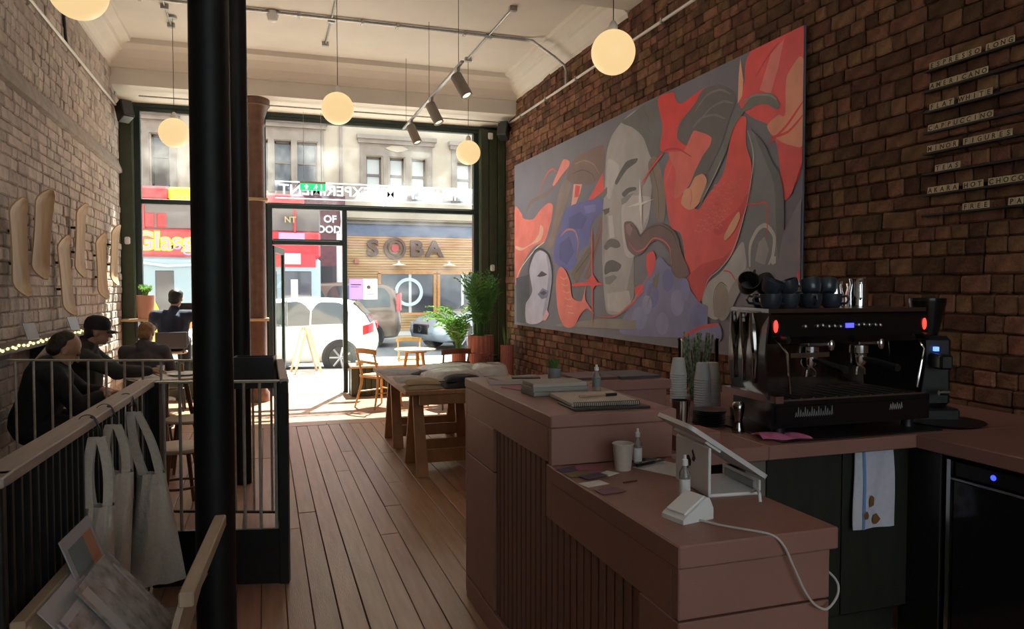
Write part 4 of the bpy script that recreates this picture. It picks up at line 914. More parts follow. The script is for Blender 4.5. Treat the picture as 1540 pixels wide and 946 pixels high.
MB().tube([(XL + .045, 8.15, 3.866), (XL + .03, 8.15, 4.02), (XL + .03, 8.1, 4.30)], .014, 8).build('branch_pipe', M_black, o)
o = pipe('ceiling_conduit', [(XL + .1, 8.7, 4.575), (3.05, 8.68, 4.575), (3.15, 8.66, 4.565), (3.40, 8.55, 4.36), (3.50, 8.5, 4.26), (3.53, 8.5, 4.2), (3.535, 8.52, 4.04)], .018, M_galv, 'grey conduit crossing the ceiling and bending down the right wall')
for x in (-1.2, -.4, .4, 1.1, 1.5, 2.3): MB().box(x - .015, x + .015, 8.66, 8.74, 4.55, 4.605).build('clip', M_galv, o)
for x, y0, y1, lab in ((2.60, 7.75, 9.66, 'thin ceiling conduit feeding the globe beside the right post'), (.76, 7.9, 9.62, 'thin ceiling conduit above the globe in the middle of the room'), (-.98, 8.3, 9.5, 'thin ceiling conduit feeding the globe at the left window')):
    o = pipe('ceiling_conduit', [(x, y0, 4.582), (x, y1, 4.582)], .011, M_galv, lab)
    for y in (y0 + .02, (y0 + y1) / 2, y1): MB().box(x - .04, x + .04, y - .025, y + .025, 4.55, 4.60).build('junction_box', M_galv, o)
sdt = thing('smoke_detector', 'white smoke detector on the ceiling conduit', 'detector', (.126, 8.73, 4.56))
MB().lathe([(.065, .03), (.065, 0), (.055, -.04), (.05, -.06), (.035, -.075), (.0, -.08)], n=22).build('housing', M_white, sdt, True); MB().lathe([(.075, .045), (.075, .03)], n=22).build('base', mat('taupe_base', (.3, .25, .2), .6), sdt)
MB().tube([(-1.5, 10.7, 4.02), (.6, 10.7, 4.02), (3.4, 10.7, 4.02)], .01, 6).build('cable', M_galv, label='thin cable strung under the bulkhead above the shop window', cat='cable')
def speaker(p, rz, lab):
    s_ = thing('wall_speaker', lab, 'speaker', p, rz)
    MB().bev(-.075, .075, -.09, .09, -.12, .12, .012, Euler((R(-22), 0, 0)).to_matrix().to_4x4()).build('cabinet', M_black, s_)
    MB().bev(-.066, .066, -.100, -.088, -.11, .11, .003, Euler((R(-22), 0, 0)).to_matrix().to_4x4()).build('grille', mat('speaker_grille', (.06, .06, .065), .7, bump=.3, scale=200), s_)
    MB().cyl((0, .07, 0), (0, .17, .06), .015, n=8).bev(-.03, .03, .15, .17, .0, .12, .004).build('bracket', M_black, s_)
speaker((-1.66, 10.65, 3.80), R(35), 'small black speaker high in the left window corner')
speaker((3.44, 10.72, 3.90), R(-35), 'small black speaker high in the right window corner')

# ================================================================== left wall: decks, shelf, fairy lights
decks = [(6.38, 1.85, 'leftmost of the row with a dark tail'), (7.0, 1.99, 'with a round knot figure in the grain'), (7.72, 1.66, 'hung lowest of the row'), (8.31, 2.02, 'slim and hung high'), (9.32, 1.79, 'beside the sunlit corner'), (10.07, 1.95, 'nearest the shop window')]
M_deck = mat('bare_maple_deck', (0.58, 0.40, 0.21), .5, col2=(0.45, 0.29, 0.14), scale=4, stretch=(7, 7, .8))
for i, (y, z, lab) in enumerate(decks):
    dk = thing('skateboard_deck', 'bare wooden skateboard deck on the left wall, ' + lab, 'skateboard deck', (XL + .075, y, z), R(0), 'wall mounted decks')
    L, W = .37, .10
    def fn(u, v):
        t = (u - .5) * 2; s_ = (v - .5) * 2; wd = W * (1 - max(0, abs(t) - .72) ** 2 * 9) * (1 - .06 * math.cos(t * 3)); kick = max(0, abs(t) - .66) ** 1.6 * .9
        return (.03 * s_ * s_ * .4 - kick * -.35 + .0, s_ * wd, t * L)
    MB().surf(fn, 20, 8, .012).build('deck', M_deck, dk, True)
    for z_ in (.12, -.12): MB().cyl((-.07, 0, z_), (.004, 0, z_), .012, n=8).build('wall_mount', M_black, dk)
    if i == 1: MB().lathe([(.05, 0), (.05, .002), (0, .002)], c=(.006, -.01, -.02), ax=(1, 0, 0), n=18).build('knot', mat('knot', (.33, .19, .09), .5), dk)
    dk.rotation_euler = (R((2, -3, 4, -2, 3, -2)[i]), R((0, 3, -2, 2, 0, 2)[i]), R((-16, -24, -14, -11, -18, -12)[i]))
wsf = thing('wall_ledge', 'narrow grey ledge on the left brick wall behind the seated men', 'ledge', (0, 0, 0))
MB().bev(XL + .005, XL + .17, 4.6, 9.1, 1.10, 1.15, .006).build('ledge_board', mat('grey_ledge', (.20, .17, .155), .6, var=.1), wsf)
for y in (5.2, 6.9, 8.6): MB().prism([(XL, 1.10), (XL + .14, 1.10), (XL, .92)], y - .015, y + .015, 'y').build('bracket', M_black, wsf)
fg = thing('fairy_lights', 'string of tiny warm fairy lights along the grey ledge', 'string lights', (0, 0, 0))
pts = [(XL + .178 + .006 * math.sin(i * 1.7), 4.8 + i * .085, 1.148 + .008 * math.sin(i * 2.3)) for i in range(50)]
MB().tube(pts, .003, 5).build('wire', M_white, fg); b = MB()
for p in pts: b.sphere((p[0] + .006, p[1], p[2] - .004), .0105, 8, 6)
b.build('bulbs', mat('fairy_bulb', (1.0, .80, .35), .3, emit=1.3), fg, True, kind='stuff')
for y, lab in ((6.66, 'small clear card holder on the grey ledge behind the bald man'), (8.02, 'small clear card holder on the grey ledge behind the man in the cap')):
    c = thing('card_holder', lab, 'card holder', (XL + .09, y, 1.15), R(70))
    MB().bev(-.07, .07, -.012, -.006, 0, .13, .002, Euler((R(-18), 0, 0)).to_matrix().to_4x4()).build('card', mat('grey_card', (.45, .45, .47), .4), c); MB().bev(-.07, .07, -.03, .05, 0, .006, .002).build('foot', M_white, c)
# ================================================================== the bar
M_pink = mat('pink_brown_board', (0.330, 0.160, 0.128), .42, col2=(0.285, 0.135, 0.105), scale=2.5, bump=.05, bscale=40)
M_slatw = mat('brown_slat', (0.20, 0.098, 0.070), .5, col2=(0.165, 0.078, 0.055), scale=3, stretch=(4, 4, .6))
M_rec = M_slatw
CX = .955
bc = thing('bar_counter', 'two level pink brown service counter with vertical slatted front', 'counter', (0, 0, 0))
MB().box(CX + .03, 1.40, 1.60, 3.59, .10, .915).build('core', M_rec, bc)
MB().box(CX + .02, 1.38, 1.62, 3.57, .0, .10).build('plinth', M_slatw, bc)
MB().bev(CX - .004, 1.432, 1.57, 2.4295, .862, .92, .004).build('lower_top', M_pink, bc)
MB().bev(CX, CX + .05, 1.6105, 2.4295, .728, .8615, .003).build('lower_fascia', M_pink, bc)
MB().bev(CX, 1.41, 1.577, 1.61, .732, .8615, .003).build('end_fascia', M_pink, bc)
MB().bev(CX, 1.41, 1.577, 1.61, .02, .726, .003).build('end_panel', M_pink, bc)
MB().bev(CX, CX + .05, 1.6105, 1.78, .106, .727, .003).build('corner_panel', M_pink, bc)
MB().bev(CX - .004, 1.455, 2.425, 3.61, 1.055, 1.10, .004).build('upper_top', M_pink, bc)
MB().bev(CX, CX + .05, 2.4605, 3.5795, .928, 1.0545, .003).build('upper_fascia', M_pink, bc)
MB().bev(CX, CX + .05, 2.43, 2.48, .728, .9195, .003).build('step_fascia', M_pink, bc)
MB().bev(CX, 1.44, 2.43, 2.46, .9205, 1.0545, .003).build('step_face', M_pink, bc)
MB().box(CX + .04, 1.44, 2.46, 3.58, .90, 1.056).build('upper_core', M_pink, bc)
MB().bev(CX, CX + .05, 3.13, 3.5795, .735, .9275, .002).build('side_panel', M_pink, bc); MB().bev(CX, CX + .05, 3.13, 3.5795, .11, .730, .002).build('side_panel', M_pink, bc)
MB().bev(CX, 1.44, 3.58, 3.608, .02, 1.0545, .003).build('far_panel', M_pink, bc)
MB().bev(CX - .004, CX + .05, 1.612, 3.579, .0, .105, .003).build('skirting', M_pink, bc)
n = 24
for i in range(n):
    y = 1.79 + i * (3.125 - 1.79) / n; top = .73 if y < 2.46 else .93
    MB().bev(CX + .012, CX + .045, y + .004, y + .0475, .10, top, .003).build('slat', M_slatw, bc)
bb = thing('back_bar', 'pink brown raised bar joining the tall end of the counter towards the brick wall', 'counter', (0, 0, 0))
MB().bev(1.457, 1.90, 3.22, 3.61, 1.055, 1.10, .004).build('top', M_pink, bb); MB().bev(1.457, 1.885, 3.24, 3.60, .0, 1.056, .004).build('body', M_pink, bb)
wt = thing('worktop', 'L-shaped pink brown worktop under the coffee machine and along the brick wall', 'worktop', (0, 0, 0))
MB().bev(1.457, 1.90, 2.47, 3.235, .862, .92, .004).build('board', M_pink, wt); MB().bev(1.901, XR - .03, 2.47, 3.86, .862, .92, .004).build('board', M_pink, wt)
MB().bev(2.655, XR - .03, .4, 2.469, .862, .92, .004).build('board', M_pink, wt)
M_cab = mat('dark_green_stained_ply', (0.017, 0.018, 0.012), .5, col2=(0.028, 0.029, 0.019), scale=5, stretch=(5, 5, .7))
cb = thing('bar_cabinet', 'dark green plywood cabinet with two doors under the coffee machine', 'cabinet', (0, 0, 0))
MB().box(1.87, 2.70, 2.58, 3.2, .12, .86).build('carcass', M_black, cb)
MB().bev(1.85, 1.95, 2.55, 2.60, .05, .86, .003).build('end_panel', mat('grey_green_panel', (.17, .15, .115), .6, var=.08), cb)
MB().bev(1.955, 2.335, 2.55, 2.575, .14, .855, .003).build('door', M_cab, cb); MB().bev(2.342, 2.70, 2.55, 2.575, .14, .855, .003).build('door', M_cab, cb)
MB().box(1.9, 2.7, 2.62, 2.66, .0, .13).build('toe_kick', M_cab, cb)
tw = thing('tea_towel', 'white tea towel with a blue stripe and brown stains hanging from the dark cabinet', 'towel', (0, 0, 0))
def towel(u, v): 
    x = 2.385 + .205 * u - .012 * v * (1 - u); z = .878 - .36 * v; return (x + .004 * math.sin(v * 5), 2.532 + .006 * math.sin(u * 9 + v * 3) - .012 * v, z)
MB().surf(towel, 14, 18, .004).build('cloth', mat('towel_white', (.62, .62, .70), .9, var=.05, scale=40, bump=.2), tw, True)
def stripe(a, b, c, d): return lambda u, v: (lambda p: (p[0], p[1] - .008, p[2]))(towel(a + (b - a) * u, c + (d - c) * v))
MB().surf(stripe(.19, .25, .0, 1), 2, 18).build('stripe', mat('towel_blue', (.16, .30, .62), .9), tw, True)
for a, b, c, d in ((.18, .36, .78, .90), (.30, .50, .58, .76), (.42, .68, .82, .98)):
    q = MB(); pts = [(a + (b - a) * (.5 + .5 * math.cos(t) * random.uniform(.6, 1)), c + (d - c) * (.5 + .5 * math.sin(t) * random.uniform(.6, 1))) for t in [i * .7 for i in range(9)]]
    q.add([(lambda p: (p[0], p[1] - .010, p[2]))(towel(u, v)) for u, v in pts], [tuple(range(9))]); q.build('stain', mat('coffee_stain', (.22, .10, .035), .9), tw)
fr = thing('bar_fridge', 'black undercounter fridge with steel edge and blue power light', 'fridge', (0, 0, 0))
MB().bev(2.76, 3.35, 1.55, 2.37, .04, .845, .005).build('cabinet', M_black, fr); MB().bev(2.715, 2.76, 1.58, 2.34, .07, .755, .008).build('door', mat('fridge_glass', (.012, .012, .014), .12, spec=.6), fr)
MB().bev(2.725, 2.76, 1.58, 2.34, .765, .83, .004).build('control_panel', M_black, fr); MB().box(2.705, 2.76, 2.342, 2.36, .05, .835).build('edge_trim', M_steel, fr); MB().box(2.712, 2.722, 1.58, 2.34, .752, .760).build('edge_trim', M_galv, fr)
MB().lathe([(.011, 0), (.011, .004), (0, .005)], c=(2.726, 2.165, .80), ax=(-1, 0, 0), n=12).build('power_light', mat('blue_led', (.03, .05, 1.0), .3, emit=2.0), fr)
MB().box(2.80, 3.3, 1.6, 2.3, .0, .045).build('feet', M_black, fr)
MB().bev(2.702, 2.80, 2.385, 2.60, .0, .86, .004).build('corner_post', M_black, label='black filler post between the dark cabinet and the fridge', cat='post')

# ------------------------------------------------------------------ coffee machine
M_gloss = mat('gloss_black', (.010, .009, .009), .2, spec=.4); M_smoke = mat('smoked_mirror', (.30, .28, .26), .10, 1.0)
em = thing('espresso_machine', 'large black two group espresso machine with red side lights', 'coffee machine', (0, 0, 0))
def trap(z0, z1, y0, y1, i=.0, m=None, name='', sm=False):     # body slab, a little narrower at the back
    t = lambda y: (y - 2.56) * .27
    return MB().add([(1.985 + i + t(y0), y0, z0), (2.835 - i - t(y0) * .3, y0, z0), (2.835 - i - t(y1) * .3, y1, z0), (1.985 + i + t(y1), y1, z0), (1.985 + i + t(y0), y0, z1), (2.835 - i - t(y0) * .3, y0, z1), (2.835 - i - t(y1) * .3, y1, z1), (1.985 + i + t(y1), y1, z1)],
        [(0, 3, 2, 1), (4, 5, 6, 7), (0, 1, 5, 4), (1, 2, 6, 5), (2, 3, 7, 6), (3, 0, 4, 7)]).build(name, m, em)
for x, y in ((2.06, 2.62), (2.76, 2.62), (2.12, 3.0), (2.74, 3.0)): MB().lathe([(.03, .92), (.026, .95), (.03, .985)], c=(x, y, 0), n=14).build('foot', M_black, em, True)
trap(.965, 1.075, 2.57, 3.0, 0, M_gloss, 'tray_body'); trap(.985, 1.055, 2.562, 2.572, .02, M_gloss, 'front_plate')
MB().box(2.01, 2.81, 2.575, 2.92, 1.074, 1.083).build('drip_tray', M_steel, em)
for i in range(13): MB().box(2.02 + i * .061, 2.03 + i * .061, 2.58, 2.90, 1.083, 1.087).build('grille_bar', M_steel, em)
MB().box(2.0, 2.04, 2.56, 2.94, 1.07, 1.10).build('tray_rim', M_chrome, em)
trap(1.07, 1.40, 2.91, 3.01, .02, mat('bronze_mirror', (.16, .12, .10), .16, 1.0), 'splash_back')
MB().prism([(2.60, 1.315), (2.58, 1.345), (2.585, 1.425), (2.61, 1.445), (2.72, 1.445), (2.72, 1.315)], 1.995, 2.83, 'x').build('head_panel', M_gloss, em)
trap(1.315, 1.444, 2.72, 3.02, .005, M_gloss, 'boiler_cover'); trap(1.445, 1.462, 2.60, 3.03, -.005, mat('walnut_trim', (.06, .03, .02), .3), 'cup_shelf')
for x in (2.012, 2.808): MB().sphere((x, 2.580, 1.39), (.010, .008, .026), 12, 8).build('side_light', mat('red_light', (1.0, .03, .02), .3, emit=2.5), em, True)
for x in (2.16, 2.222, 2.25, 2.282, 2.312, 2.342, 2.44, 2.467, 2.497, 2.53, 2.557): MB().lathe([(.0085, 0), (.0085, .008), (.006, .011), (0, .012)], c=(x, 2.583, 1.388 + random.uniform(-.003, .004)), ax=(0, -1, 0), n=12).build('button', M_steel, em, True)
MB().box(2.372, 2.412, 2.576, 2.583, 1.379, 1.399).build('display', mat('blue_display', (.08, .08, .9), .3, emit=1.3), em)
for s, x in ((1, 1.985), (-1, 2.835)):
    def side(u, v, s=s, x=x):
        y = 2.60 + .42 * u; z = 1.08 + .37 * v + .0 * u; inn = .27 * (y - 2.56) * (1 if s > 0 else .3)
        return (x + s * (inn - .022 * math.sin(math.pi * v) - .012 * math.sin(math.pi * u) + .01), y, z)
    MB().surf(side, 12, 12, .008).build('side_panel', M_gloss, em, True)
    sp = MB()
    for k in range(3):
        y = 2.70 + k * .11; inn = .27 * (y - 2.56) * (1 if s > 0 else .3); sp.tube([(x + s * (inn - .024), y + .02, 1.44), (x + s * (inn - .032), y, 1.36), (x + s * (inn - .030), y - .015, 1.24), (x + s * (inn - .02), y + .01, 1.14)], [.012, .017, .014, .008], 8)
    sp.build('chrome_fin', M_smoke, em, True)
    w_ = MB().tube([(x + s * .05, 2.60, 1.33), (x + s * .06, 2.55, 1.28), (x + s * .075, 2.555, 1.18), (x + s * .085, 2.56, 1.11)], .006, 8).build('steam_wand', M_chrome, em, True)
    MB().lathe([(.014, 0), (.018, .01), (.016, .05), (.010, .06)], c=(x + s * .05, 2.585, 1.335), ax=(0, -1, 0), n=14).build('steam_knob', M_black, w_, True)
for gx in (2.25, 2.52):
    gh = MB().lathe([(.034, 1.335), (.036, 1.30), (.042, 1.295), (.042, 1.262), (.036, 1.258), (.036, 1.22), (.025, 1.205)], c=(gx, 2.66, 0), n=22).build('group_head', M_chrome, em, True)
    MB().tube([(gx, 2.63, 1.238), (gx - .01, 2.55, 1.232), (gx - .012, 2.43, 1.215)], [.010, .013, .016], 10).build('portafilter_handle', M_black, gh, True)
    MB().tube([(gx, 2.66, 1.21), (gx - .02, 2.65, 1.19), (gx - .022, 2.65, 1.165)], .008, 8).tube([(gx, 2.66, 1.21), (gx + .02, 2.65, 1.19), (gx + .022, 2.65, 1.165)], .008, 8).build('spout', M_chrome, gh, True)
    MB().sphere((gx + .065, 2.60, 1.305), (.016, .012, .028), 12, 8).build('lever_knob', M_chrome, gh, True)
    MB().bev(gx - .055, gx + .055, 2.60, 2.72, 1.30, 1.318, .004).build('group_plate', M_steel, gh)
MB().box(2.1, 2.30, 2.595, 2.60, 1.255, 1.275).build('chrome_strip', M_chrome, em)
M_mark = mat('pale_script', (.42, .42, .42), .5)
q = MB()
for i in range(17): x = 2.10 + i * .0115; q.tube([(x, 2.560, 1.010), (x + .004, 2.560, 1.03 + .010 * ((i * 5) % 3)), (x + .007, 2.560, 1.014)], .0013, 4)
q.build('front_script', M_mark, em)
q = MB()
for i in range(6): x = 2.60 + i * .012; q.tube([(x, 2.560, 1.016), (x + .005, 2.560, 1.04 + .006 * (i % 2)), (x + .009, 2.560, 1.022)], .0018, 4)
q.build('front_script', M_mark, em)
# mugs and jugs on the machine
M_mug = mat('dark_blue_grey_glaze', (.035, .042, .055), .3, coat=.3); M_mugb = mat('black_glaze', (.015, .014, .014), .3, coat=.3); M_mugin = mat('pale_glaze', (.33, .33, .34), .4)
def mug(name, label, p, rot, r, h, m, inner=None, mi=None):
    c = thing(name, label, 'cup', p, group='cups on the coffee machine'); c.rotation_euler = rot
    MB().lathe([(0, 0), (r * .62, 0), (r * .78, h * .12), (r * .97, h * .55), (r, h), (r * .93, h), (r * .90, h * .55), (r * .7, h * .16), (0, h * .12)], n=22).build('bowl', m, c, True)
    MB().tube([(r * .93, 0, h * .78), (r * 1.38, 0, h * .86), (r * 1.55, 0, h * .6), (r * 1.35, 0, h * .34), (r * .86, 0, h * .3)], .0055, 8).build('handle', m, c, True)
    if inner: MB().lathe([(r * .93, h + .001), (0, h + .001)], n=22).build('inside', mi, c)
    return c
mg = [('espresso_mug', 'black cup lying tilted at the back corner of the coffee machine', (2.10, 2.90, 1.545), (R(35), R(-48), R(20)), .048, .075, M_mugb, None),
      ('espresso_mug', 'black cup with pale rim tipped over on the coffee machine', (2.155, 2.80, 1.535), (R(-38), R(38), R(40)), .05, .075, M_mugb, 1)]
for a in mg: mug(a[0], a[1], a[2], a[3], a[4], a[5], a[6], a[7], M_mugin)
base = mug('coffee_cup', 'dark blue grey cup upright in the lower layer of cups on the coffee machine', (2.06, 2.68, 1.462), (0, 0, R(160)), .048, .062, M_mug)
lay = [(2.17, 2.70, 0, 200), (2.28, 2.69, 0, 250), (2.40, 2.70, 0, 300), (2.11, 2.80, 0, 170), (2.23, 2.81, 0, 20), (2.35, 2.80, 0, 45)]
for x, y, dz, a in lay: place(base, (x, y, 1.462), R(a))
up = [(2.115, 2.76, 70), (2.22, 2.75, 100), (2.33, 2.74, 140), (2.43, 2.76, 30)]
for k, (x, y, a) in enumerate(up):
    c = place(base, (x, y, 1.525), R(a), 'dark blue grey cup stacked askew in the upper layer on the coffee machine'); c.rotation_euler = (R((14, -18, 22, -12)[k]), R((-16, 10, 14, 20)[k]), R(a))
for k, (x, y, h) in enumerate(((2.50, 2.80, .12), (2.585, 2.74, .13), (2.66, 2.84, .11))):
    jg = thing('milk_jug', ('small steel milk jug beside the cups', 'tall steel milk jug with a bright highlight', 'low steel milk jug at the right end of the cup shelf')[k] + ' on the coffee machine', 'jug', (x, y, 1.462), R(200 + 40 * k), 'steel milk jugs')
    MB().lathe([(0, 0), (.042, 0), (.044, h * .5), (.036, h * .8), (.041, h), (.038, h), (.033, h * .8), (.041, h * .5), (0, .004)], n=22).build('body', M_chrome, jg, True)
    MB().tube([(.034, 0, h * .85), (.065, 0, h * .8), (.066, 0, h * .35), (.035, 0, h * .25)], .004, 8).build('handle', M_chrome, jg, True)
# grinder and tray to the right of it
gd = thing('coffee_grinder', 'dark coffee grinder with a small blue light beside the coffee machine', 'grinder', (3.06, 2.80, .92), R(-20))
MB().bev(-.10, .10, -.13, .14, 0, .06, .01).bev(-.085, .085, -.08, .13, .06, .40, .02).build('body', M_black, gd); MB().lathe([(.05, .40), (.085, .56), (.085, .58), (0, .58)], n=20).build('hopper', M_gloss, gd, True)
MB().bev(-.03, .03, -.19, -.07, .25, .32, .01).build('spout', M_black, gd); MB().box(-.01, .01, -.1, -.082, .33, .35).build('status_light', mat('grinder_led', (.1, .2, 1), .3, emit=2), gd); MB().tube([(-.02, -.16, .14), (.02, -.16, .14), (.05, -.12, .14)], .012, 8).build('fork', M_steel, gd)
MB().lathe([(0, 0), (.16, 0), (.175, .012), (.165, .012), (.0, .006)], c=(3.0, 2.64, .921), n=30).build('round_tray', M_black, None, True, label='flat black round tray on the worktop beside the coffee machine', cat='tray')
MB().bev(1.99, 2.84, 2.50, 3.10, .9205, .9265, .002).build('bar_mat', M_black, label='black rubber mat under the coffee machine', cat='mat')

# ------------------------------------------------------------------ worktop things
def cupstack(p, n_, lab):
    s_ = thing('paper_cup_stack', lab, 'cup stack', p, group='stacks of white paper cups'); z = 0
    one = None
    for i in range(n_):
        if one is None: one = MB().lathe([(.042, 0), (.045, .004), (.042, .008), (.030, .088), (0, .088)], n=22).build('paper_cup', mat('paper_cup_white', (.66, .66, .64), .7), s_, True)
        else: c = one.copy(); COL.objects.link(c); c.parent = s_; c.location = (0, 0, z)
        z += .0125
    return s_
cupstack((2.06, 3.42, .92), 15, 'tall stack of upturned white paper cups at the left of three'); cupstack((2.11, 3.27, .92), 14, 'middle stack of upturned white paper cups behind the steel tumbler'); cupstack((2.24, 3.38, .92), 13, 'stack of larger upturned white paper cups next to the coffee machine')
sj = thing('straw_jar', 'clear glass jar full of striped paper straws behind the cup stacks', 'jar', (2.33, 3.66, .92))
MB().lathe([(0, .0), (.105, 0), (.112, .01), (.112, .33), (.116, .345), (.108, .345), (.106, .33), (.106, .012), (0, .012)], n=28).build('glass', glass_mat('jar_glass', gloss=.25), sj, True)
Mst = mat('striped_straw', (.62, .66, .58), .7, col2=(.12, .26, .12), scale=60, detail=0)
for i in range(26):
    a, r_ = random.uniform(0, 6.28), random.uniform(.0, .08); a2 = a + random.uniform(-.5, .5)
    MB().cyl((r_ * .5 * math.cos(a), r_ * .5 * math.sin(a), .015), (r_ * 1.2 * math.cos(a2), r_ * 1.2 * math.sin(a2), random.uniform(.30, .38)), .006, n=7).build('straw', Mst, sj)
sc0 = MB().lathe([(0, 0), (.045, 0), (.075, .010), (.078, .013), (.072, .013), (.045, .006), (0, .006)], n=26).build('saucer', M_mugb, None, True, label='plain dark saucer in the stack beside the coffee machine', cat='saucer', group='stacked dark saucers')
sc0.location = (1.925, 2.93, .92)
for i in range(1, 8): c = sc0.copy(); COL.objects.link(c); c.location = (1.925 + random.uniform(-.003, .003), 2.93 + random.uniform(-.003, .003), .92 + i * .009)
MB().lathe([(0, 0), (.026, 0), (.028, .01), (.020, .03), (.017, .055), (.022, .08), (.026, .10), (.026, .125), (.018, .135), (0, .137)], c=(1.955, 2.75, .92), n=22).build('tamper', M_smoke, None, True, label='waisted metal tamper standing beside the dark saucers', cat='tamper')
def ck(u, v): return (1.93 + .22 * u + .02 * v, 2.545 + .11 * v - .03 * u + .01 * math.sin(u * 11), .923 + .012 * (1 - u) + .007 * math.sin(u * 14 + v * 5) * math.sin(v * 3) + .010 * math.sin(v * 3.14))
MB().surf(ck, 26, 12, .004).build('pink_cloth', mat('pink_microfibre', (.62, .16, .32), .95, var=.1, scale=40, bump=.3), None, True, label='bright pink folded cloth on the worktop in front of the coffee machine', cat='cloth')
MB().bev(1.50, 1.70, 2.50, 2.66, .92, .985, .005).build('wooden_riser', M_pink, label='small pink brown block on the worktop beside the counter end', cat='block')
tb = thing('steel_tumbler', 'steel cocktail tumbler standing on the pink brown block', 'tumbler', (1.56, 2.57, .985))
MB().lathe([(0, .0), (.030, 0), (.032, .005), (.036, .118), (.037, .122), (.034, .122), (.031, .01), (0, .008)], n=26).build('body', M_chrome, tb, True)

# ------------------------------------------------------------------ things on the tall tier
ZT = 1.10
MB().bev(-.15, .15, -.10, .10, 0, .008, .002).build('clipboard', M_black, label='black clipboard under the spiral notebook', cat='clipboard').matrix_basis = Matrix.Translation((1.225, 2.575, ZT)) @ Matrix.Rotation(R(-3), 4, 'Z')
nb_ = thing('spiral_notebook', 'open cream spiral notebook lying on the black clipboard', 'notebook', (1.225, 2.66, ZT + .008), R(-5))
MB().bev(-.135, .135, -.135, .155, 0, .014, .002).build('pages', mat('cream_pages', (.60, .52, .43), .8, var=.03, scale=30), nb_)
q = MB()
for i in range(34): q.lathe([(.009, -.0012), (.0105, -.0012), (.0105, .0012), (.009, .0012)], c=(-.128 + i * .0078, -.137, .008), ax=(1, 0, 0), n=8)
q.build('wire_binding', M_black, nb_, kind='stuff')
pn = thing('marker_pen', 'slim pen with black cap lying on the spiral notebook', 'pen', (1.25, 2.66, ZT + .022 + .006), R(4))
MB().cyl((-.09, 0, 0), (.03, 0, 0), .0045, n=8).build('barrel', mat('tan_barrel', (.4, .27, .2), .5), pn); MB().cyl((.025, 0, 0), (.075, 0, 0), .0062, n=10).build('cap', M_black, pn)
for i, (z, w_, c_) in enumerate(((0, .125, (.30, .29, .25)), (.018, .123, (.34, .32, .28)), (.036, .120, (.44, .40, .34)))):
    MB().bev(-w_, w_, -.075, .075, 0, .0175, .002).build('slim_box', mat('grey_card_box_%d' % i, c_, .7), label=('grey card box at the bottom of the small pile', 'grey card box in the middle of the small pile', 'pale card box on top of the small pile')[i] + ' behind the notebook', cat='box').matrix_basis = Matrix.Translation((1.175, 2.955, ZT + z)) @ Matrix.Rotation(R(2 - i * 2), 4, 'Z')
def slab(name, lab, cat, c, w_, d_, h_, rz, m, z=ZT, bev=.001, group=None):
    o = MB().bev(-w_ / 2, w_ / 2, -d_ / 2, d_ / 2, 0, h_, bev).build(name, m, label=lab, cat=cat, group=group); o.matrix_basis = Matrix.Translation((c[0], c[1], z)) @ Matrix.Rotation(R(rz), 4, 'Z'); return o
Mpk = mat('pink_card', (.42, .12, .20), .6); Mlil = mat('lilac_grey_card', (.30, .25, .28), .6); Mtan = mat('tan_magazine', (.42, .33, .27), .6, var=.1, scale=20); Mpur = mat('purple_card', (.10, .07, .13), .6)
slab('magazine', 'tan magazine lying on the far end of the tall counter', 'magazine', (1.20, 3.47), .26, .19, .006, 8, Mtan)
slab('magazine', 'grey magazine lying half under the tan one', 'magazine', (1.10, 3.34), .20, .16, .005, -12, Mlil)
slab('flyer', 'pink flyer beside the small grey pile', 'flyer', (1.09, 3.14), .11, .16, .003, 20, Mpk); slab('dark_phone', 'dark phone lying on the tan magazine', 'phone', (1.22, 3.45), .07, .14, .006, 75, M_black, ZT + .0065)
sp = thing('potted_succulent', 'small succulent in a grey concrete pot on the tall counter', 'plant', (1.325, 3.335, ZT))
MB().lathe([(0, 0), (.027, 0), (.029, .004), (.033, .065), (.030, .065), (.028, .055), (0, .055)], n=20).build('pot', mat('concrete', (.26, .26, .27), .8, var=.1), sp, True)
for k in range(16):
    a = k * 2.4; e = .25 + .06 * (k % 5); r_ = .012 + .024 * e
    MB().tube([(.006 * math.cos(a), .006 * math.sin(a), .055), (r_ * .7 * math.cos(a), r_ * .7 * math.sin(a), .075 + .02 * (1 - e)), (r_ * 1.25 * math.cos(a), r_ * 1.25 * math.sin(a), .085 + .03 * (1 - e))], [.004, .007, .001], 6).build('leaf', M_leaf, sp, True)
def small_bottle(lab, p, r, h, m, band=None):
    b = thing('small_bottle', lab, 'bottle', p)
    MB().lathe([(0, 0), (r, 0), (r, h * .62), (r * .45, h * .74), (r * .45, h * .80), (0, h * .80)], n=18).build('body', m, b, True); MB().lathe([(r * .55, h * .78), (r * .55, h * .9), (r * .3, h * .92), (r * .25, h), (0, h)], n=14).build('cap', M_white, b, True)
    MB().lathe([(r * 1.02, h * .15), (r * 1.02, h * .5)], n=18).build('sticker', band or M_paper, b, True)
M_clear = mat('clear_plastic', (.75, .74, .70), .2, trans=.8)
small_bottle('clear hand gel bottle with teal sticker on the tall counter', (1.375, 2.96, ZT), .019, .115, M_clear, mat('grey_sticker', (.20, .24, .22), .6))
slab('serving_tray', 'flat dark red brown tray at the far side of the back bar', 'tray', (1.56, 3.44), .24, .24, .012, 0, mat('oxblood_tray', (.11, .045, .045), .4, var=.1)); slab('serving_tray', 'flat charcoal tray at the wall end of the back bar', 'tray', (1.77, 3.42), .22, .26, .014, 0, mat('charcoal_tray', (.05, .05, .058), .45, var=.1))
for i in range(3): slab('black_box', 'flat black box, %s of the small pile behind the paper cups' % ('bottom', 'middle', 'top')[i], 'box', (2.0, 3.68), .13 - i * .01, .13, .03, i * 7, M_black, .92 + i * .0305 + .0, .003)
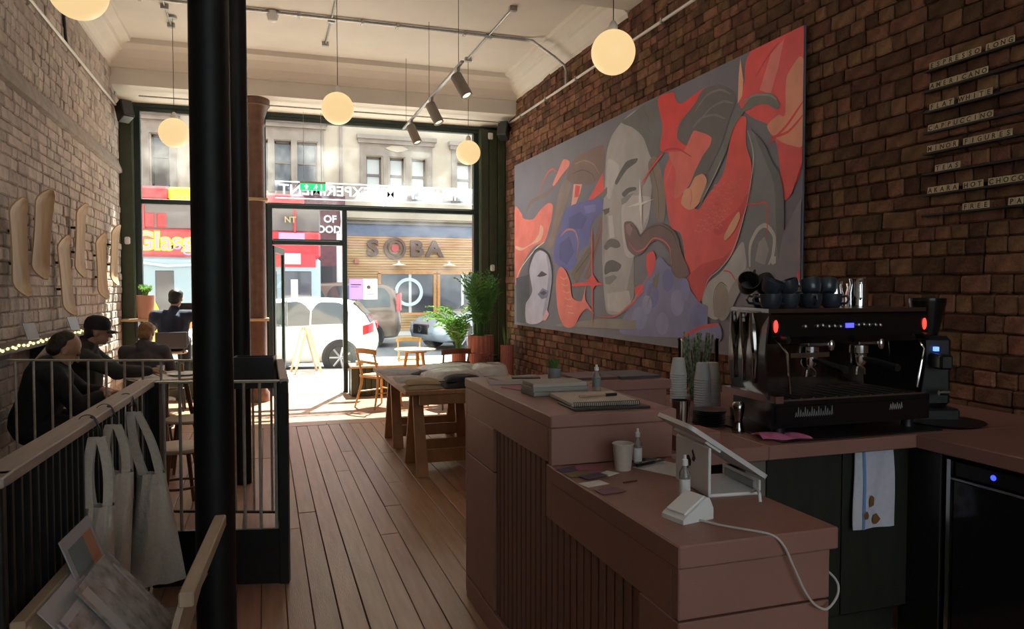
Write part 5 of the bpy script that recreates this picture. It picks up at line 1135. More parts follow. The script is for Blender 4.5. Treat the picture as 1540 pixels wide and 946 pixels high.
# ------------------------------------------------------------------ things on the low tier
ZL_ = .92
cu_ = thing('paper_cup', 'cream speckled paper cup standing on the low counter', 'cup', (1.176, 2.312, ZL_))
MB().lathe([(0, .004), (.026, .004), (.026, 0), (.028, 0), (.036, .088), (.0385, .091), (.036, .093), (.0345, .088), (.0265, .008), (0, .008)], n=26).build('cup_wall', mat('cream_cup', (.60, .52, .44), .7, var=.05, scale=120), cu_, True)
small_bottle('small clear spray bottle next to the paper cup', (1.245, 2.335, ZL_), .015, .135, M_clear)
small_bottle('tiny clear glass bottle standing behind the card reader', (1.168, 1.90, ZL_), .0165, .14, M_clear)
cards = [('dark patterned card at the edge of the low counter', (1.0, 2.37), .09, .055, 20, Mpur), ('small pink card on the pile of cards', (1.065, 2.36), .085, .05, -10, Mpk), ('olive card on the low counter', (1.0, 2.29), .09, .05, 12, mat('olive_card', (.22, .18, .08), .6)), ('purple card on the low counter', (1.035, 2.25), .09, .05, 18, Mpur), ('white business card near the counter edge', (1.0, 2.17), .085, .055, 12, M_paper), ('white crumpled card beside the purple card', (1.10, 2.27), .06, .05, 30, M_paper), ('mauve card lying nearest the edge of the low counter', (1.01, 2.07), .085, .055, 8, mat('mauve_card', (.22, .11, .14), .6))]
for i, (lab, c, w_, d_, rz, m_) in enumerate(cards): slab('card', lab, 'card', c, w_, d_, .0012, rz, m_, ZL_ + .0013 * (i % 4))
slab('pencil', 'short dark pencil on the low counter', 'pencil', (1.12, 2.15), .055, .006, .005, 10, M_darkwood, ZL_)
slab('paper_sheet', 'white sheet of paper lying behind the tablet stand', 'paper', (1.335, 2.27), .16, .20, .0015, 25, M_paper, ZL_); slab('paper_sheet', 'white receipt curling on the low counter', 'paper', (1.30, 2.39), .14, .05, .003, -14, M_paper, ZL_ + .002)
for c, rz, lab in (((1.275, 2.37), 8, 'black pen lying on the white papers'), ((1.29, 2.325), 20, 'black marker lying beside the black pen')):
    p = thing('pen', lab, 'pen', (c[0], c[1], ZL_ + .012), R(rz)); MB().cyl((-.07, 0, 0), (.02, 0, 0), .0055, n=8).build('barrel', M_black, p); MB().cyl((.02, 0, 0), (.07, 0, 0), .0045, n=8).build('cap', mat('grey_pen_cap', (.1, .1, .1), .4), p)
# tablet till
ts = thing('tablet_till', 'white tablet till on a folded white stand on the low counter', 'till', (1.345, 2.02, ZL_), R(-6))
MB().bev(-.075, -.066, -.115, .115, .0, .150, .003).build('upright', M_white, ts)
MB().bev(-.075, .10, -.115, .115, .0, .010, .003).build('foot_plate', M_white, ts); MB().bev(.092, .10, -.115, .115, .01, .045, .003).build('front_lip', M_white, ts)
MB().box(.087, .0925, -.09, .09, .014, .036).build('lip_slot', mat('slot_grey', (.35, .34, .33), .6), ts)
TM = Matrix.Translation((-.012, 0, .132)) @ Matrix.Rotation(R(33), 4, 'Y')
def rrect(w_, h_, r, k=5):
    return [(cx + r * math.cos(a), cy + r * math.sin(a)) for cx, cy, a0 in ((w_ - r, h_ - r, 0), (-w_ + r, h_ - r, 90), (-w_ + r, -h_ + r, 180), (w_ - r, -h_ + r, 270)) for a in [R(a0 + 90 * i / k) for i in range(k + 1)]]
MB().prism(rrect(.155, .125, .022), -.004, .010, 'z', TM).build('tablet_case', mat('tablet_white', (.62, .58, .56), .35), ts); MB().prism(rrect(.145, .115, .014), .010, .0108, 'z', TM).build('screen', M_gloss, ts)
MB().box(-.08, -.02, -.11, .11, -.012, -.003, TM).build('back_hinge', M_white, ts)
q = MB(); q.prism([(-.028, .100), (-.010, .125), (-.004, .118), (-.012, .104), (-.005, .092), (-.018, .088)], -.0768, -.0752, 'x').prism([(.002, .088), (.018, .102), (.034, .096), (.036, .080), (.022, .086), (.012, .068), (.004, .070)], -.0768, -.0752, 'x').prism([(.018, .062), (.03, .074), (.042, .068), (.044, .055), (.03, .052)], -.0768, -.0752, 'x')
q.build('dark_emblem', mat('emblem_dark', (.03, .025, .025), .5), ts)
MB().tube([(1.40, 1.90, .93), (1.40, 1.87, .945), (1.385, 1.84, .94), (1.38, 1.83, .92)], .005, 8).build('till_cable', M_white, None, True, label='short white cable curling from the tablet till into the counter', cat='cable')
rd = thing('card_reader', 'white wedge shaped card reader dock on the low counter', 'card reader', (1.095, 1.765, ZL_), R(-78))
MB().prism([(-.055, .0), (-.055, .012), (-.048, .018), (.03, .062), (.04, .060), (.055, .03), (.055, 0)], -.042, .042, 'x', Matrix.Rotation(R(0), 4, 'Z')).build('dock', M_white, rd); MB().bev(-.036, .036, -.003, .003, -.042, .042, .002, Matrix.Translation((0, -.008, .044)) @ Matrix.Rotation(R(-61), 4, 'X')).build('reader', mat('reader_white', (.85, .84, .82), .3), rd)
cab = [(1.10, 1.74, .924), (1.14, 1.66, .925), (1.19, 1.60, .926), (1.225, 1.568, .922), (1.25, 1.558, .895), (1.275, 1.556, .84), (1.325, 1.556, .745), (1.375, 1.556, .708), (1.402, 1.556, .722), (1.424, 1.558, .75), (1.426, 1.566, .78), (1.415, 1.60, .80)]
def smooth(p, n=2):
    for _ in range(n): p = [p[0]] + [tuple(a * (1 - t) + b * t for a, b in zip(p[i], p[i + 1])) for i in range(len(p) - 1) for t in (.25, .75)] + [p[-1]]
    return p
MB().tube(smooth(cab), .0032, 8).build('reader_cable', mat('cable_white', (.55, .50, .47), .5), None, True, label='long white cable from the card reader drooping over the counter end', cat='cable')
# ================================================================== balustrades round the seating
M_rail = mat('grey_brown_handrail', (0.40, 0.32, 0.265), .45, col2=(0.33, 0.26, 0.21), scale=5, stretch=(8, .8, 8))
M_barx = mat('worn_steel_baluster', (0.55, 0.52, 0.46), .35, .6, var=.15, scale=30)
def balus(lab, p, q, n, zt=1.075, panel=0.0, posts=(1, 1), r=.008):
    b = thing('balustrade', lab, 'railing', (0, 0, 0)); p = Vector((*p, 0)); q = Vector((*q, 0)); d = (q - p); L = d.length; a = math.atan2(d.y, d.x)
    F = Matrix.Translation(p) @ Matrix.Rotation(a, 4, 'Z')
    MB().bev(0, L, -.018, .018, zt - .012, zt, .002, F).build('top_rail', M_barx, b); MB().bev(0, L, -.012, .012, .05, .065, .002, F).build('bottom_rail', M_black, b)
    for i in range(n): x = L * (i + .5) / n; MB().tube([F @ Vector((x, 0, .06)), F @ Vector((x, 0, zt - .01))], r, 8).build('baluster', M_barx, b, True)
    for k, x in zip(posts, (0, L)):
        if k: MB().bev(x - .024, x + .024, -.022, .022, 0, zt - .005, .003, F).build('post', M_black, b)
    if panel: MB().bev(.02, L - .02, -.012, .012, .0, panel, .003, F).build('kick_panel', M_black, b)
    return b, F, L
balus('long straight black and steel balustrade in front of the seated men', (-1.75, 5.80), (.096, 5.15), 16, posts=(0, 1))
balus('short balustrade with black kick panel beside the thick black column', (-.535, 4.20), (.09, 4.05), 8, zt=1.07, panel=.29, posts=(1, 1))
b3, _, _ = balus('side balustrade with grey handrail along the open floor', (.094, 4.10), (.098, 5.10), 2, zt=1.05, posts=(0, 0))
MB().bev(.072, .118, 4.03, 5.17, 1.052, 1.078, .004).build('handrail', M_rail, b3)
bd = thing('balustrade', 'dark slatted balustrade with broad grey wooden handrail carrying the tote bags', 'railing', (0, 0, 0))
D0, D1 = Vector((-.578, 4.20, 0)), Vector((-.665, 2.19, 0)); dd = D1 - D0; LD = dd.length; FD = Matrix.Translation(D0) @ Matrix.Rotation(math.atan2(dd.y, dd.x), 4, 'Z')
MB().bev(-.02, LD, -.042, .042, 1.045, 1.078, .004, FD).build('handrail', M_rail, bd)
MB().box(0, LD, -.012, -.004, .02, 1.045, FD).build('backing_panel', M_black, bd)
for i in range(30): x = (i + .5) * LD / 30; MB().bev(x - .011, x + .011, -.004, .02, .02, 1.046, .003, FD).build('slat', M_black, bd)
for i in range(6): x = .25 + i * .12; MB().cyl(FD @ Vector((x, .026, .6)), FD @ Vector((x, .026, 1.045)), .004, n=6).build('steel_rod', M_barx, bd)
MB().bev(XL + .01, -.63, 2.165, 2.20, 0, 1.05, .004).build('end_panel', M_black, bd); MB().bev(XL + .01, -.62, 2.14, 2.225, 1.05, 1.078, .004).build('handrail_return', M_rail, bd)
pb = thing('rail_planter', 'plain black box hung on the balustrade corner beside the columns', 'box', (-.06, 5.06, .91), R(-8))
MB().box(-.125, .125, -.07, -.06, 0, .2).box(-.125, .125, .06, .07, 0, .2).box(-.125, -.115, -.06, .06, 0, .2).box(.115, .125, -.06, .06, 0, .2).box(-.115, .115, -.06, .06, 0, .01).build('shell', M_black, pb); MB().box(-.115, .115, -.06, .06, .15, .165).build('soil', mat('soil', (.02, .015, .01), .9), pb)

# ------------------------------------------------------------------ tote bags on hooks
M_tote = mat('natural_canvas', (0.52, 0.43, 0.345), .9, var=.06, scale=60, bump=.25)
def tote(lab, hook, top, bot, lean, hgt, seed):
    t = thing('tote_bag', lab, 'bag', hook, 0, 'canvas tote bags on hooks')
    hx, hy, hz = hook; rnd = random.Random(seed); ph = rnd.uniform(0, 6)
    xl, xr, zt = top; bl, br, zb = bot
    def pt_(u, v, s):
        xa = xl + (xr - xl) * u; xb = bl + (br - bl) * u; x = xa + (xb - xa) * v; z = zt + (zb - zt) * v + .03 * math.sin(u * 3.1) * (1 if v > .9 else 0) * -1
        bulge = (.012 + .06 * math.sin(math.pi * min(1, v * .85 + .1)) * math.sin(math.pi * u) ** .6)
        fold = .016 * math.sin(u * 8 + ph + v * 2.5) * (.2 + v) + .008 * math.sin(u * 17 + v * 5 + ph)
        return (x - hx, s * bulge + fold + lean * v, z - hz)
    m_ = MB(); nu, nv = 14, 16
    ring = [[pt_(i / nu, j / nv, -1) for i in range(nu + 1)] + [pt_(i / nu, j / nv, 1) for i in range(nu - 1, 0, -1)] for j in range(nv + 1)]; k = len(ring[0])
    m_.add([p for r_ in ring for p in r_], [(j * k + i, j * k + (i + 1) % k, (j + 1) * k + (i + 1) % k, (j + 1) * k + i) for j in range(nv) for i in range(k)] + [tuple(range(nv * k, nv * k + k))])
    m_.build('bag_body', M_tote, t, True)
    for s in (-1, 1):
        a = pt_(.22, 0, s); b = pt_(.78, 0, s)
        for e, o_ in ((a, -.012), (b, .012)):
            def st(u, v, e=e, o_=o_, s=s): 
                w_ = .016; x = e[0] + (o_ - e[0]) * u + .012 * math.sin(u * 3.14) * (1 if o_ > 0 else -1); return (x + (v - .5) * 2 * w_, e[1] * (1 - u) + s * .006 * u, e[2] + (-.02 - e[2]) * u)
            MB().surf(st, 10, 2, .003).build('strap', M_tote, t, True)
    h = MB().tube([(0, 0, -.035), (.012, 0, -.02), (.010, 0, .01), (-.005, 0, .045), (-.02, 0, .055)], .004, 8).lathe([(.031, -.0016), (.034, -.0016), (.034, .0016), (.031, .0016)], c=(-.03, 0, hz * 0 + .03), ax=(0, 1, 0), n=20)
    h.build('hook', M_black, t, True)
tote('largest cream canvas tote bag hanging beside the thick black column', (-.556, 3.66, 1.02), (-.545, -.43, .72), (-.60, -.345, .245), -.02, 1, 1)
tote('middle cream canvas tote bag with folded front behind the print rack', (-.572, 3.28, 1.03), (-.625, -.50, .82), (-.655, -.515, .33), -.03, 1, 4)
tote('cream canvas tote bag hanging lowest down, partly behind the leaning print', (-.580, 3.02, 1.03), (-.625, -.525, .76), (-.66, -.53, .28), -.02, 1, 8)
MB().bev(-.5, -.30, 3.72, 3.85, .012, .035, .004).build('floor_socket', M_galv, label='flat grey floor box on the boards under the tote bags', cat='floor box').location = (0, 0, -.012)

# ------------------------------------------------------------------ print rack
M_birch = mat('pale_birch_ply', (0.45, 0.335, 0.225), .55, col2=(0.39, 0.28, 0.18), scale=5, stretch=(5, 1, 5))
pr_ = thing('print_rack', 'V-shaped pale plywood rack holding prints in clear sleeves', 'rack', (0, 0, 0))
def plate(a, b, y0, y1, th, up=1):                      # sloping board between two (x, z) edges
    a = Vector((a[0], 0, a[1])); b = Vector((b[0], 0, b[1])); n_ = (b - a).cross(Vector((0, 1, 0))).normalized() * th * up
    q = MB(); P = []
    for y in (y0, y1):
        for p in (a, b, b + n_, a + n_): P.append((p.x, y, p.z))
    return q.add(P, [(0, 1, 2, 3), (7, 6, 5, 4), (0, 4, 5, 1), (1, 5, 6, 2), (2, 6, 7, 3), (3, 7, 4, 0)])
SH = Matrix.Translation((-.38, 2.33, 0)) @ Matrix.Rotation(R(-4), 4, 'Z') @ Matrix.Translation((.38, -2.33, 0))
plate((-.31, .345), (-.60, .688), 2.17, 2.66, .016, -1).build('left_board', M_birch, pr_).matrix_basis = SH
plate((-.29, .345), (-.185, .735), 2.08, 2.72, .016, 1).build('right_board', M_birch, pr_).matrix_basis = SH
MB().bev(-.198, -.160, 2.06, 2.74, .73, .77, .004).build('right_lip', M_birch, pr_).matrix_basis = SH
MB().bev(-.612, -.575, 2.15, 2.68, .675, .70, .004).build('left_lip', M_birch, pr_).matrix_basis = SH
for y in (2.2, 2.62): MB().tube([(-.52, y, .60), (-.27, y, .0)], .018, 4).tube([(-.22, y, .62), (-.54, y, .0)], .018, 4).build('leg_pair', M_birch, pr_).matrix_basis = SH
MB().bev(-.325, -.275, 2.17, 2.66, .32, .35, .003).build('keel', M_birch, pr_).matrix_basis = SH
M_sleeve = mat('clear_sleeve', (.80, .80, .80), .10, alpha=.16, spec=.8)
def print_sheet(lab, a, b, y0, y1, ground, art):
    t = thing('art_print', lab, 'print', (0, 0, 0), 0, 'prints in clear sleeves'); t.matrix_basis = SH
    plate(a, b, y0, y1, .004, -1).build('sheet', ground, t)
    A = Vector((a[0], 0, a[1])); B = Vector((b[0], 0, b[1])); n_ = -(B - A).cross(Vector((0, 1, 0))).normalized()
    def on(u, v, h): p = B + (A - B) * v + n_ * h; return (p.x, y0 + (y1 - y0) * u, p.z)
    for poly, m_ in art: MB().add([on(u, v, .0048) for u, v in poly], [tuple(range(len(poly)))]).build('printed_shape', m_, t, fix=False)
    MB().add([on(-.02, -.02, .0065), on(1.02, -.02, .0065), on(1.02, 1.0, .0065), on(-.02, 1.0, .0065)], [(0, 1, 2, 3)]).build('clear_sleeve', M_sleeve, t, fix=False)
    return t
G1 = mat('print_grey', (.46, .41, .38), .6, col2=(.07, .06, .055), scale=16); G2 = mat('print_pale', (.46, .41, .40), .6, var=.05); G3 = mat('print_border', (.42, .40, .40), .6); G4 = mat('print_blue_edge', (.10, .11, .22), .6)
OR = mat('print_orange', (.50, .17, .045), .6, var=.1); TE = mat('print_teal', (.13, .17, .18), .6, var=.1); BL = mat('print_black', (.03, .02, .02), .6); GY = mat('print_leafy', (.44, .40, .38), .6, col2=(.09, .085, .06), scale=24)
rect = lambda a, b, c, d: [(a, c), (b, c), (b, d), (a, d)]
# u runs away from the viewer along the top edge, v from the top edge down the sheet
print_sheet('pale pink print with dark script at the back of the rack', (-.30, .375), (-.565, .70), 2.20, 2.52, G2, [([(.25, .3), (.35, .22), (.45, .34), (.5, .26), (.6, .4), (.42, .44)], BL), (rect(.2, .3, .42, .5), BL)])
print_sheet('leafy print with black trees in a clear sleeve', (-.262, .385), (-.515, .70), 2.33, 2.66, GY, [(rect(.04, .2, .05, .95), G2), ([(.4, .1), (.5, .3), (.45, .6), (.55, .9), (.62, .6), (.58, .2)], G1), (rect(.85, .9, .1, .5), G3)])
print_sheet('grey stormy print with a pale border and blue edge in front', (-.25, .365), (-.51, .675), 2.17, 2.50, G3, [(rect(.08, .92, .06, .96), G1), (rect(.95, .99, .0, 1), G4), (rect(.2, .5, .2, .6), G2), (rect(.01, .05, 0, 1), G4)])
print_sheet('upright orange and teal print standing at the back of the rack', (-.49, .52), (-.592, .80), 2.46, 2.73, G3, [(rect(.1, .62, .12, .55), TE), (rect(.62, .92, .12, .8), OR), (rect(.62, .9, .62, .72), BL), (rect(.2, .5, .6, .9), G2)])

# ================================================================== trestle table with folded goods
M_pine2 = mat('orange_pine_board', (0.46, 0.235, 0.095), .5, col2=(0.34, 0.16, 0.065), scale=3, stretch=(5, 5, .9))
TX0, TX1, TY0, TY1, TZ = 1.06, 2.22, 5.86, 7.72, .725
tt = thing('trestle_table', 'pine trestle table with boards on two A-frame trestles', 'table', (0, 0, 0))
for i in range(5): y = TY0 + i * (TY1 - TY0) / 5; MB().bev(TX0, TX1, y + .002, y + (TY1 - TY0) / 5 - .002, TZ - .035, TZ, .004).build('top_board', M_pine2, tt)
MB().bev(TX0 + .12, TX1 - .1, TY0 + .03, TY0 + .065, TZ - .12, TZ - .035, .004).build('apron', M_pine2, tt)
for yc, sp_ in ((6.26, .27), (7.42, .27)):
    for x in (1.22, 1.86):
        for s in (-1, 1):
            MB().add([(x - .05, yc + s * sp_ - .02, 0), (x + .05, yc + s * sp_ - .02, 0), (x + .05, yc + s * sp_ + .02, 0), (x - .05, yc + s * sp_ + .02, 0), (x - .04, yc + s * .05 - .02, TZ - .036), (x + .04, yc + s * .05 - .02, TZ - .036), (x + .04, yc + s * .05 + .02, TZ - .036), (x - .04, yc + s * .05 + .02, TZ - .036)],
                     [(0, 3, 2, 1), (4, 5, 6, 7), (0, 1, 5, 4), (1, 2, 6, 5), (2, 3, 7, 6), (3, 0, 4, 7)]).build('trestle_leg', M_pine2, tt)
    for s in (-1, 1): yy = yc + s * (.05 + (sp_ - .05) * .74); MB().bev(1.26, 1.82, yy - .012, yy + .012, .10, .21, .003).build('trestle_rail', M_pine2, tt)
    MB().bev(1.16, 1.92, yc - .035, yc + .035, TZ - .11, TZ - .036, .003).build('trestle_head', M_pine2, tt)
def folded(lab, c, w_, d_, h_, rz, m_, seed, z=TZ, cat='clothing', name='folded_shirt'):
    rnd = random.Random(seed); a, b = rnd.uniform(0, 6), rnd.uniform(0, 6); q = MB()
    def up(u, v): 
        e = (min(u, 1 - u) * min(v, 1 - v) * 16); e = min(1, e) ** .35
        return ((u - .5) * w_ * (1 + .03 * math.sin(v * 5 + a)), (v - .5) * d_ * (1 + .03 * math.sin(u * 4 + b)), h_ * (.12 + .88 * e) + .006 * math.sin(u * 8 + a) * math.sin(v * 7 + b) * e)
    q.surf(up, 16, 14); q.surf(lambda u, v: ((u - .5) * w_ * (1 + .03 * math.sin(v * 5 + a)), (v - .5) * d_ * (1 + .03 * math.sin(u * 4 + b)), 0 if 0 < u < 1 and 0 < v < 1 else h_ * .12), 16, 14)
    o = q.build(name, m_, None, True, label=lab, cat=cat); o.matrix_basis = Matrix.Translation((*c, z)) @ Matrix.Rotation(R(rz), 4, 'Z'); return o
Mbei = mat('beige_jersey', (.42, .32, .20), .9, var=.05, scale=40, bump=.2); Mblk = mat('black_jersey', (.012, .013, .018), .85, var=.2, scale=30, bump=.2); Mgry = mat('grey_newsprint', (.38, .37, .37), .8, var=.12, scale=25); Mnav = mat('slate_jersey', (.07, .08, .10), .9, var=.1)
M_poly = mat('crinkled_polythene', (.74, .75, .72), .14, alpha=.72, spec=.8, bump=.8, scale=14, var=.15)
folded('beige folded shirt at the bottom of the pile on the trestle table corner', (1.235, 6.05), .30, .26, .035, 3, Mbei, 1); folded('beige folded shirt on top of the pile on the trestle table corner', (1.24, 6.08), .28, .25, .035, -4, Mbei, 2, TZ + .034)
folded('black folded shirt at the bottom of the black pile on the trestle table', (1.56, 6.04), .34, .28, .045, 2, Mblk, 3); folded('black folded shirt on top of the black pile on the trestle table', (1.58, 6.07), .30, .25, .05, -6, Mblk, 4, TZ + .044)
folded('clear crinkled bag of clothes in the middle of the trestle table', (1.62, 6.6), .5, .42, .09, 12, M_poly, 5, cat='plastic bag', name='plastic_bag'); folded('clear crinkled bag of clothes at the wall side of the trestle table', (2.02, 6.75), .36, .45, .11, -18, M_poly, 6, cat='plastic bag', name='plastic_bag'); folded('pale crinkled bag spread at the far end of the trestle table', (1.78, 7.3), .6, .4, .06, 4, M_poly, 7, cat='plastic bag', name='plastic_bag')
folded('grey folded newspaper at the far corner of the trestle table', (1.24, 7.25), .36, .46, .02, 8, Mgry, 8, cat='newspaper', name='newspaper'); folded('grey folded newspaper lying in the middle left of the trestle table', (1.26, 6.6), .33, .42, .018, -6, Mgry, 9, cat='newspaper', name='newspaper'); folded('slate folded shirt between the newspapers', (1.47, 7.0), .25, .2, .03, 30, Mnav, 10)

# ================================================================== chairs, stools and tables
def make_chair(lab, wood, loc, rz, group=None):
    c = thing('spindle_chair', lab, 'chair', loc, rz, group); zs = .42
    def seat(u, v):
        x = (u - .5) * (.42 + .03 * v); y = (v - .5) * .40; e = 1 - (max(0, abs(u - .5) - .3) * 2) ** 2 * .6
        return (x * (1 - .10 * (2 * v - 1) ** 2 * abs(2 * u - 1)), y * (1 - .10 * (2 * u - 1) ** 2), zs - .012 * math.sin(math.pi * u) * math.sin(math.pi * v))
    MB().surf(seat, 12, 12, .028).build('seat', wood, c, True)
    for sx in (-1, 1):
        MB().tube([(sx * .145, .15, zs - .02), (sx * .185, .185, .2), (sx * .21, .20, 0)], [.015, .018, .011], 8).build('leg', wood, c, True)
        MB().tube([(sx * .205, -.24, 0), (sx * .17, -.16, .30), (sx * .165, -.155, zs), (sx * .175, -.20, .62), (sx * .18, -.235, .755)], [.011, .017, .016, .013, .010], 8).build('leg', wood, c, True)
    for y, z in ((.17, .22),): MB().tube([(-.18, y, z), (.18, y, z)], .009, 8).build('stretcher', wood, c, True)
    for sx in (-1, 1): MB().tube([(sx * .18, .17, .2), (sx * .185, -.18, .2)], .009, 8).build('stretcher', wood, c, True)
    def rail(z0, z1, y, dep):
        def fn(u, v): t = (u - .5) * 2; return (t * .21, y - dep * (1 - t * t), z0 + (z1 - z0) * v + .015 * (1 - t * t))
        return fn
    MB().surf(rail(.70, .765, -.222, .05), 14, 3, .016).build('top_rail', wood, c, True); MB().surf(rail(.565, .60, -.19, .045), 14, 2, .014).build('back_rail', wood, c, True)
    return c
M_lt = mat('honey_beech', (.62, .36, .12), .45, col2=(.52, .28, .085), scale=6)
make_chair('honey beech spindle chair drawn up beside the trestle table near the door', M_lt, (1.42, 9.75, 0), R(-60)); make_chair('dark stained spindle chair behind the trestle table', mat('red_brown_beech', (.22, .095, .035), .45, var=.1), (2.28, 9.45, 0), R(12)); make_chair('spindle chair on the pavement outside the right window', M_lt, (2.3, 12.3, -.03), R(-15))
def round_table(lab, loc, r, z, top, leg):
    t = thing('round_table', lab, 'table', loc)
    MB().lathe([(0, z - .022), (r - .03, z - .022), (r, z - .008), (r, z), (0, z)], n=36).build('tabletop', top, t, True); MB().lathe([(r * .55, z - .05), (r * .55, z - .022)], n=24).build('apron', leg, t)
    for k in range(3): a = R(30 + 120 * k); MB().tube([(r * .42 * math.cos(a), r * .42 * math.sin(a), z - .03), (r * .8 * math.cos(a), r * .8 * math.sin(a), 0)], [.024, .014], 10).build('leg', leg, t, True)
    return t
M_top = mat('white_tabletop', (.66, .62, .55), .4)
round_table('round pale table with splayed wooden legs by the right window', (2.0, 10.28, 0), .29, .70, M_top, M_lt)
round_table('round pale cafe table where the man in the cap sits', (-.84, 7.45, 0), .36, .75, M_top, M_darkwood)
def stool(lab, loc, h, r, wood, rz=0, back=False):
    s_ = thing('bar_stool' if h > .6 else 'round_stool', lab, 'stool', loc, rz)
    MB().lathe([(0, h - .035), (r * .9, h - .035), (r, h - .02), (r, h - .006), (r * .93, h), (0, h - .006)], n=30).build('seat', wood[0], s_, True)
    for k in range(4): a = R(45 + 90 * k); MB().tube([(r * .6 * math.cos(a), r * .6 * math.sin(a), h - .03), (r * .98 * math.cos(a), r * .98 * math.sin(a), 0)], [.017, .012], 8).build('leg', wood[1], s_, True)
    MB().tube([(r * .84 * math.cos(i * math.pi / 12), r * .84 * math.sin(i * math.pi / 12), h * .38) for i in range(25)], .009, 8, caps=False).build('foot_ring', wood[1], s_, True)
    if back:
        for sx in (-1, 1): MB().cyl((sx * .13, -r * .8, h - .02), (sx * .15, -r - .03, h + .22), .011, n=8).build('back_post', wood[1], s_)
        MB().bev(-.18, .18, -r - .045, -r - .02, h + .04, h + .235, .006).build('backrest', mat('grey_backrest', (.09, .09, .095), .5), s_); MB().box(-.18, .18, -r - .05, -r - .018, h + .235, h + .245).build('back_trim', M_steel, s_)
    return s_
M_dk2 = mat('walnut_leg', (.13, .062, .028), .4, var=.15)
M_sofl = mat('pale_seat', (.52, .42, .32), .5, var=.06)
stool('round stool with pale seat and dark legs right behind the balustrade', (-.58, 5.66, 0), .45, .19, (M_sofl, M_dk2), R(20)); stool('round stool with pale seat drawn under the cafe table on its far side', (-1.02, 8.1, 0), .45, .17, (M_sofl, M_dk2)); stool('round stool with pale seat at the cafe table next to the black column', (-.62, 6.85, 0), .45, .19, (M_sofl, M_dk2), R(10))
stool('tall stool with grey backrest at the window bar', (-1.09, 10.22, 0), .76, .17, (M_sofl, M_black), 0, True)
stool('round stool under the bald man in black', (-1.52, 6.25, 0), .45, .17, (M_darkwood, M_dk2)); stool('round stool under the man in the cap', (-1.45, 7.15, 0), .46, .17, (M_darkwood, M_dk2)); stool('round stool under the person in the grey hoodie', (-1.16, 8.42, 0), .45, .16, (M_darkwood, M_dk2), R(40))
# on the cafe table
MB().lathe([(0, 0), (.07, 0), (.125, .014), (.13, .018), (.12, .017), (.07, .006), (0, .006)], c=(-.72, 7.42, .75), n=28).build('plate', M_white, None, True, label='white plate on the round cafe table', cat='plate')
gl = thing('drinking_glass', 'amber drink in a glass on the round cafe table', 'glass', (-.76, 7.66, .75)); MB().lathe([(0, 0), (.03, 0), (.036, .11), (.033, .11), (.028, .008), (0, .008)], n=18).build('glass', MATS['jar_glass'], gl, True); MB().lathe([(0, .009), (.0275, .009), (.0315, .085), (0, .085)], n=18).build('drink', mat('amber_drink', (.55, .25, .06), .2), gl, True)
MB().lathe([(0, 0), (.028, 0), (.035, .07), (.032, .07), (.025, .006), (0, .006)], c=(-.93, 7.68, .75), n=18).build('white_cup', M_white, None, True, label='white cup on the far side of the round cafe table', cat='cup')
slab('folded_napkin', 'crumpled white napkin on the round cafe table', 'napkin', (-.83, 7.6), .13, .1, .02, 30, M_paper, .75, .008)
slab('leaflet', 'pale leaflet on the window seat', 'leaflet', (1.4, 10.98), .2, .14, .004, 15, M_paper, .435); slab('candle_box', 'small cream box on the window seat', 'box', (1.3, 10.88), .10, .10, .06, 0, mat('cream_box', (.6, .5, .35), .7), .435, .004)

# ================================================================== plants
M_terra = mat('pink_fluted_terracotta', (.46, .17, .125), .7, var=.1, scale=12)
def pot(parent, r, h, m_=None): 
    MB().lathe([(0, 0), (r * .9, 0), (r * .9, h * .03), (r, h * .06), (r, h), (r * .9, h), (r * .88, h - .03), (0, h - .03)], n=72, flute=(18, .028)).build('pot', m_ or M_terra, parent, True); MB().lathe([(r * .86, h - .028), (0, h - .022)], n=20).build('soil', MATS['soil'], parent)
def frond(parent, base, az, L, rise, droop, m_, n=13, lw=.16, name='frond'):
    q = MB(); d = Vector((math.cos(az), math.sin(az), 0)); sd = Vector((-d.y, d.x, 0)); P = []
    for i in range(n + 1): t = i / n; P.append(Vector(base) + d * (L * (.12 * t + .62 * t * t)) * (1 if droop else 1) + Vector((0, 0, rise * (1.35 * t - droop * t * t * t))))
    q.tube(P, [.006 * (1 - .75 * i / n) for i in range(n + 1)], 5)
    for i in range(3, n + 1):
        t = i / n; w_ = lw * math.sin(math.pi * min(1, .22 + .78 * t)) ** .7; tg = (P[i] - P[i - 1]).normalized()
        for s in (-1, 1):
            tip = P[i] + sd * s * w_ * .75 + tg * w_ * .75 + Vector((0, 0, -.25 * w_ + random.uniform(-.02, .02))); mid = (P[i] + tip) / 2 + Vector((0, 0, .018)); wv = tg * .014
            q.add([P[i] - wv * .6, P[i] + wv * .6, mid + wv, tip, mid - wv], [(0, 1, 2, 3, 4)])
    return q.build(name, m_, parent, fix=False)
pa = thing('potted_palm', 'tall dark green parlour palm in the biggest fluted pink pot', 'plant', (3.0, 10.45, 0)); pot(pa, .185, .86)
for k in range(46):
    a = random.uniform(0, 6.28); r_ = random.uniform(0, .11); frond(pa, (r_ * math.cos(a), r_ * math.sin(a), .84), a + random.uniform(-.4, .4), random.uniform(.12, .48), random.uniform(.62, .95), random.uniform(.25, .5), M_leaf, 14, random.uniform(.13, .19))
pf = thing('potted_palm', 'bright sunlit young palm in a small pink pot beside the big palm', 'plant', (2.68, 10.5, 0)); pot(pf, .10, .62)
for k in range(28):
    a = random.uniform(2.0, 5.6) if k % 3 else random.uniform(0, 6.28); frond(pf, (.03 * math.cos(a), .03 * math.sin(a), .61), a, random.uniform(.35, .75), random.uniform(.45, .85), random.uniform(.5, .8), M_bleaf, 13, random.uniform(.12, .17))
p3 = thing('fluted_pot', 'small pink fluted pot with bare soil next to the bright palm', 'pot', (2.86, 10.22, 0)); pot(p3, .105, .62)
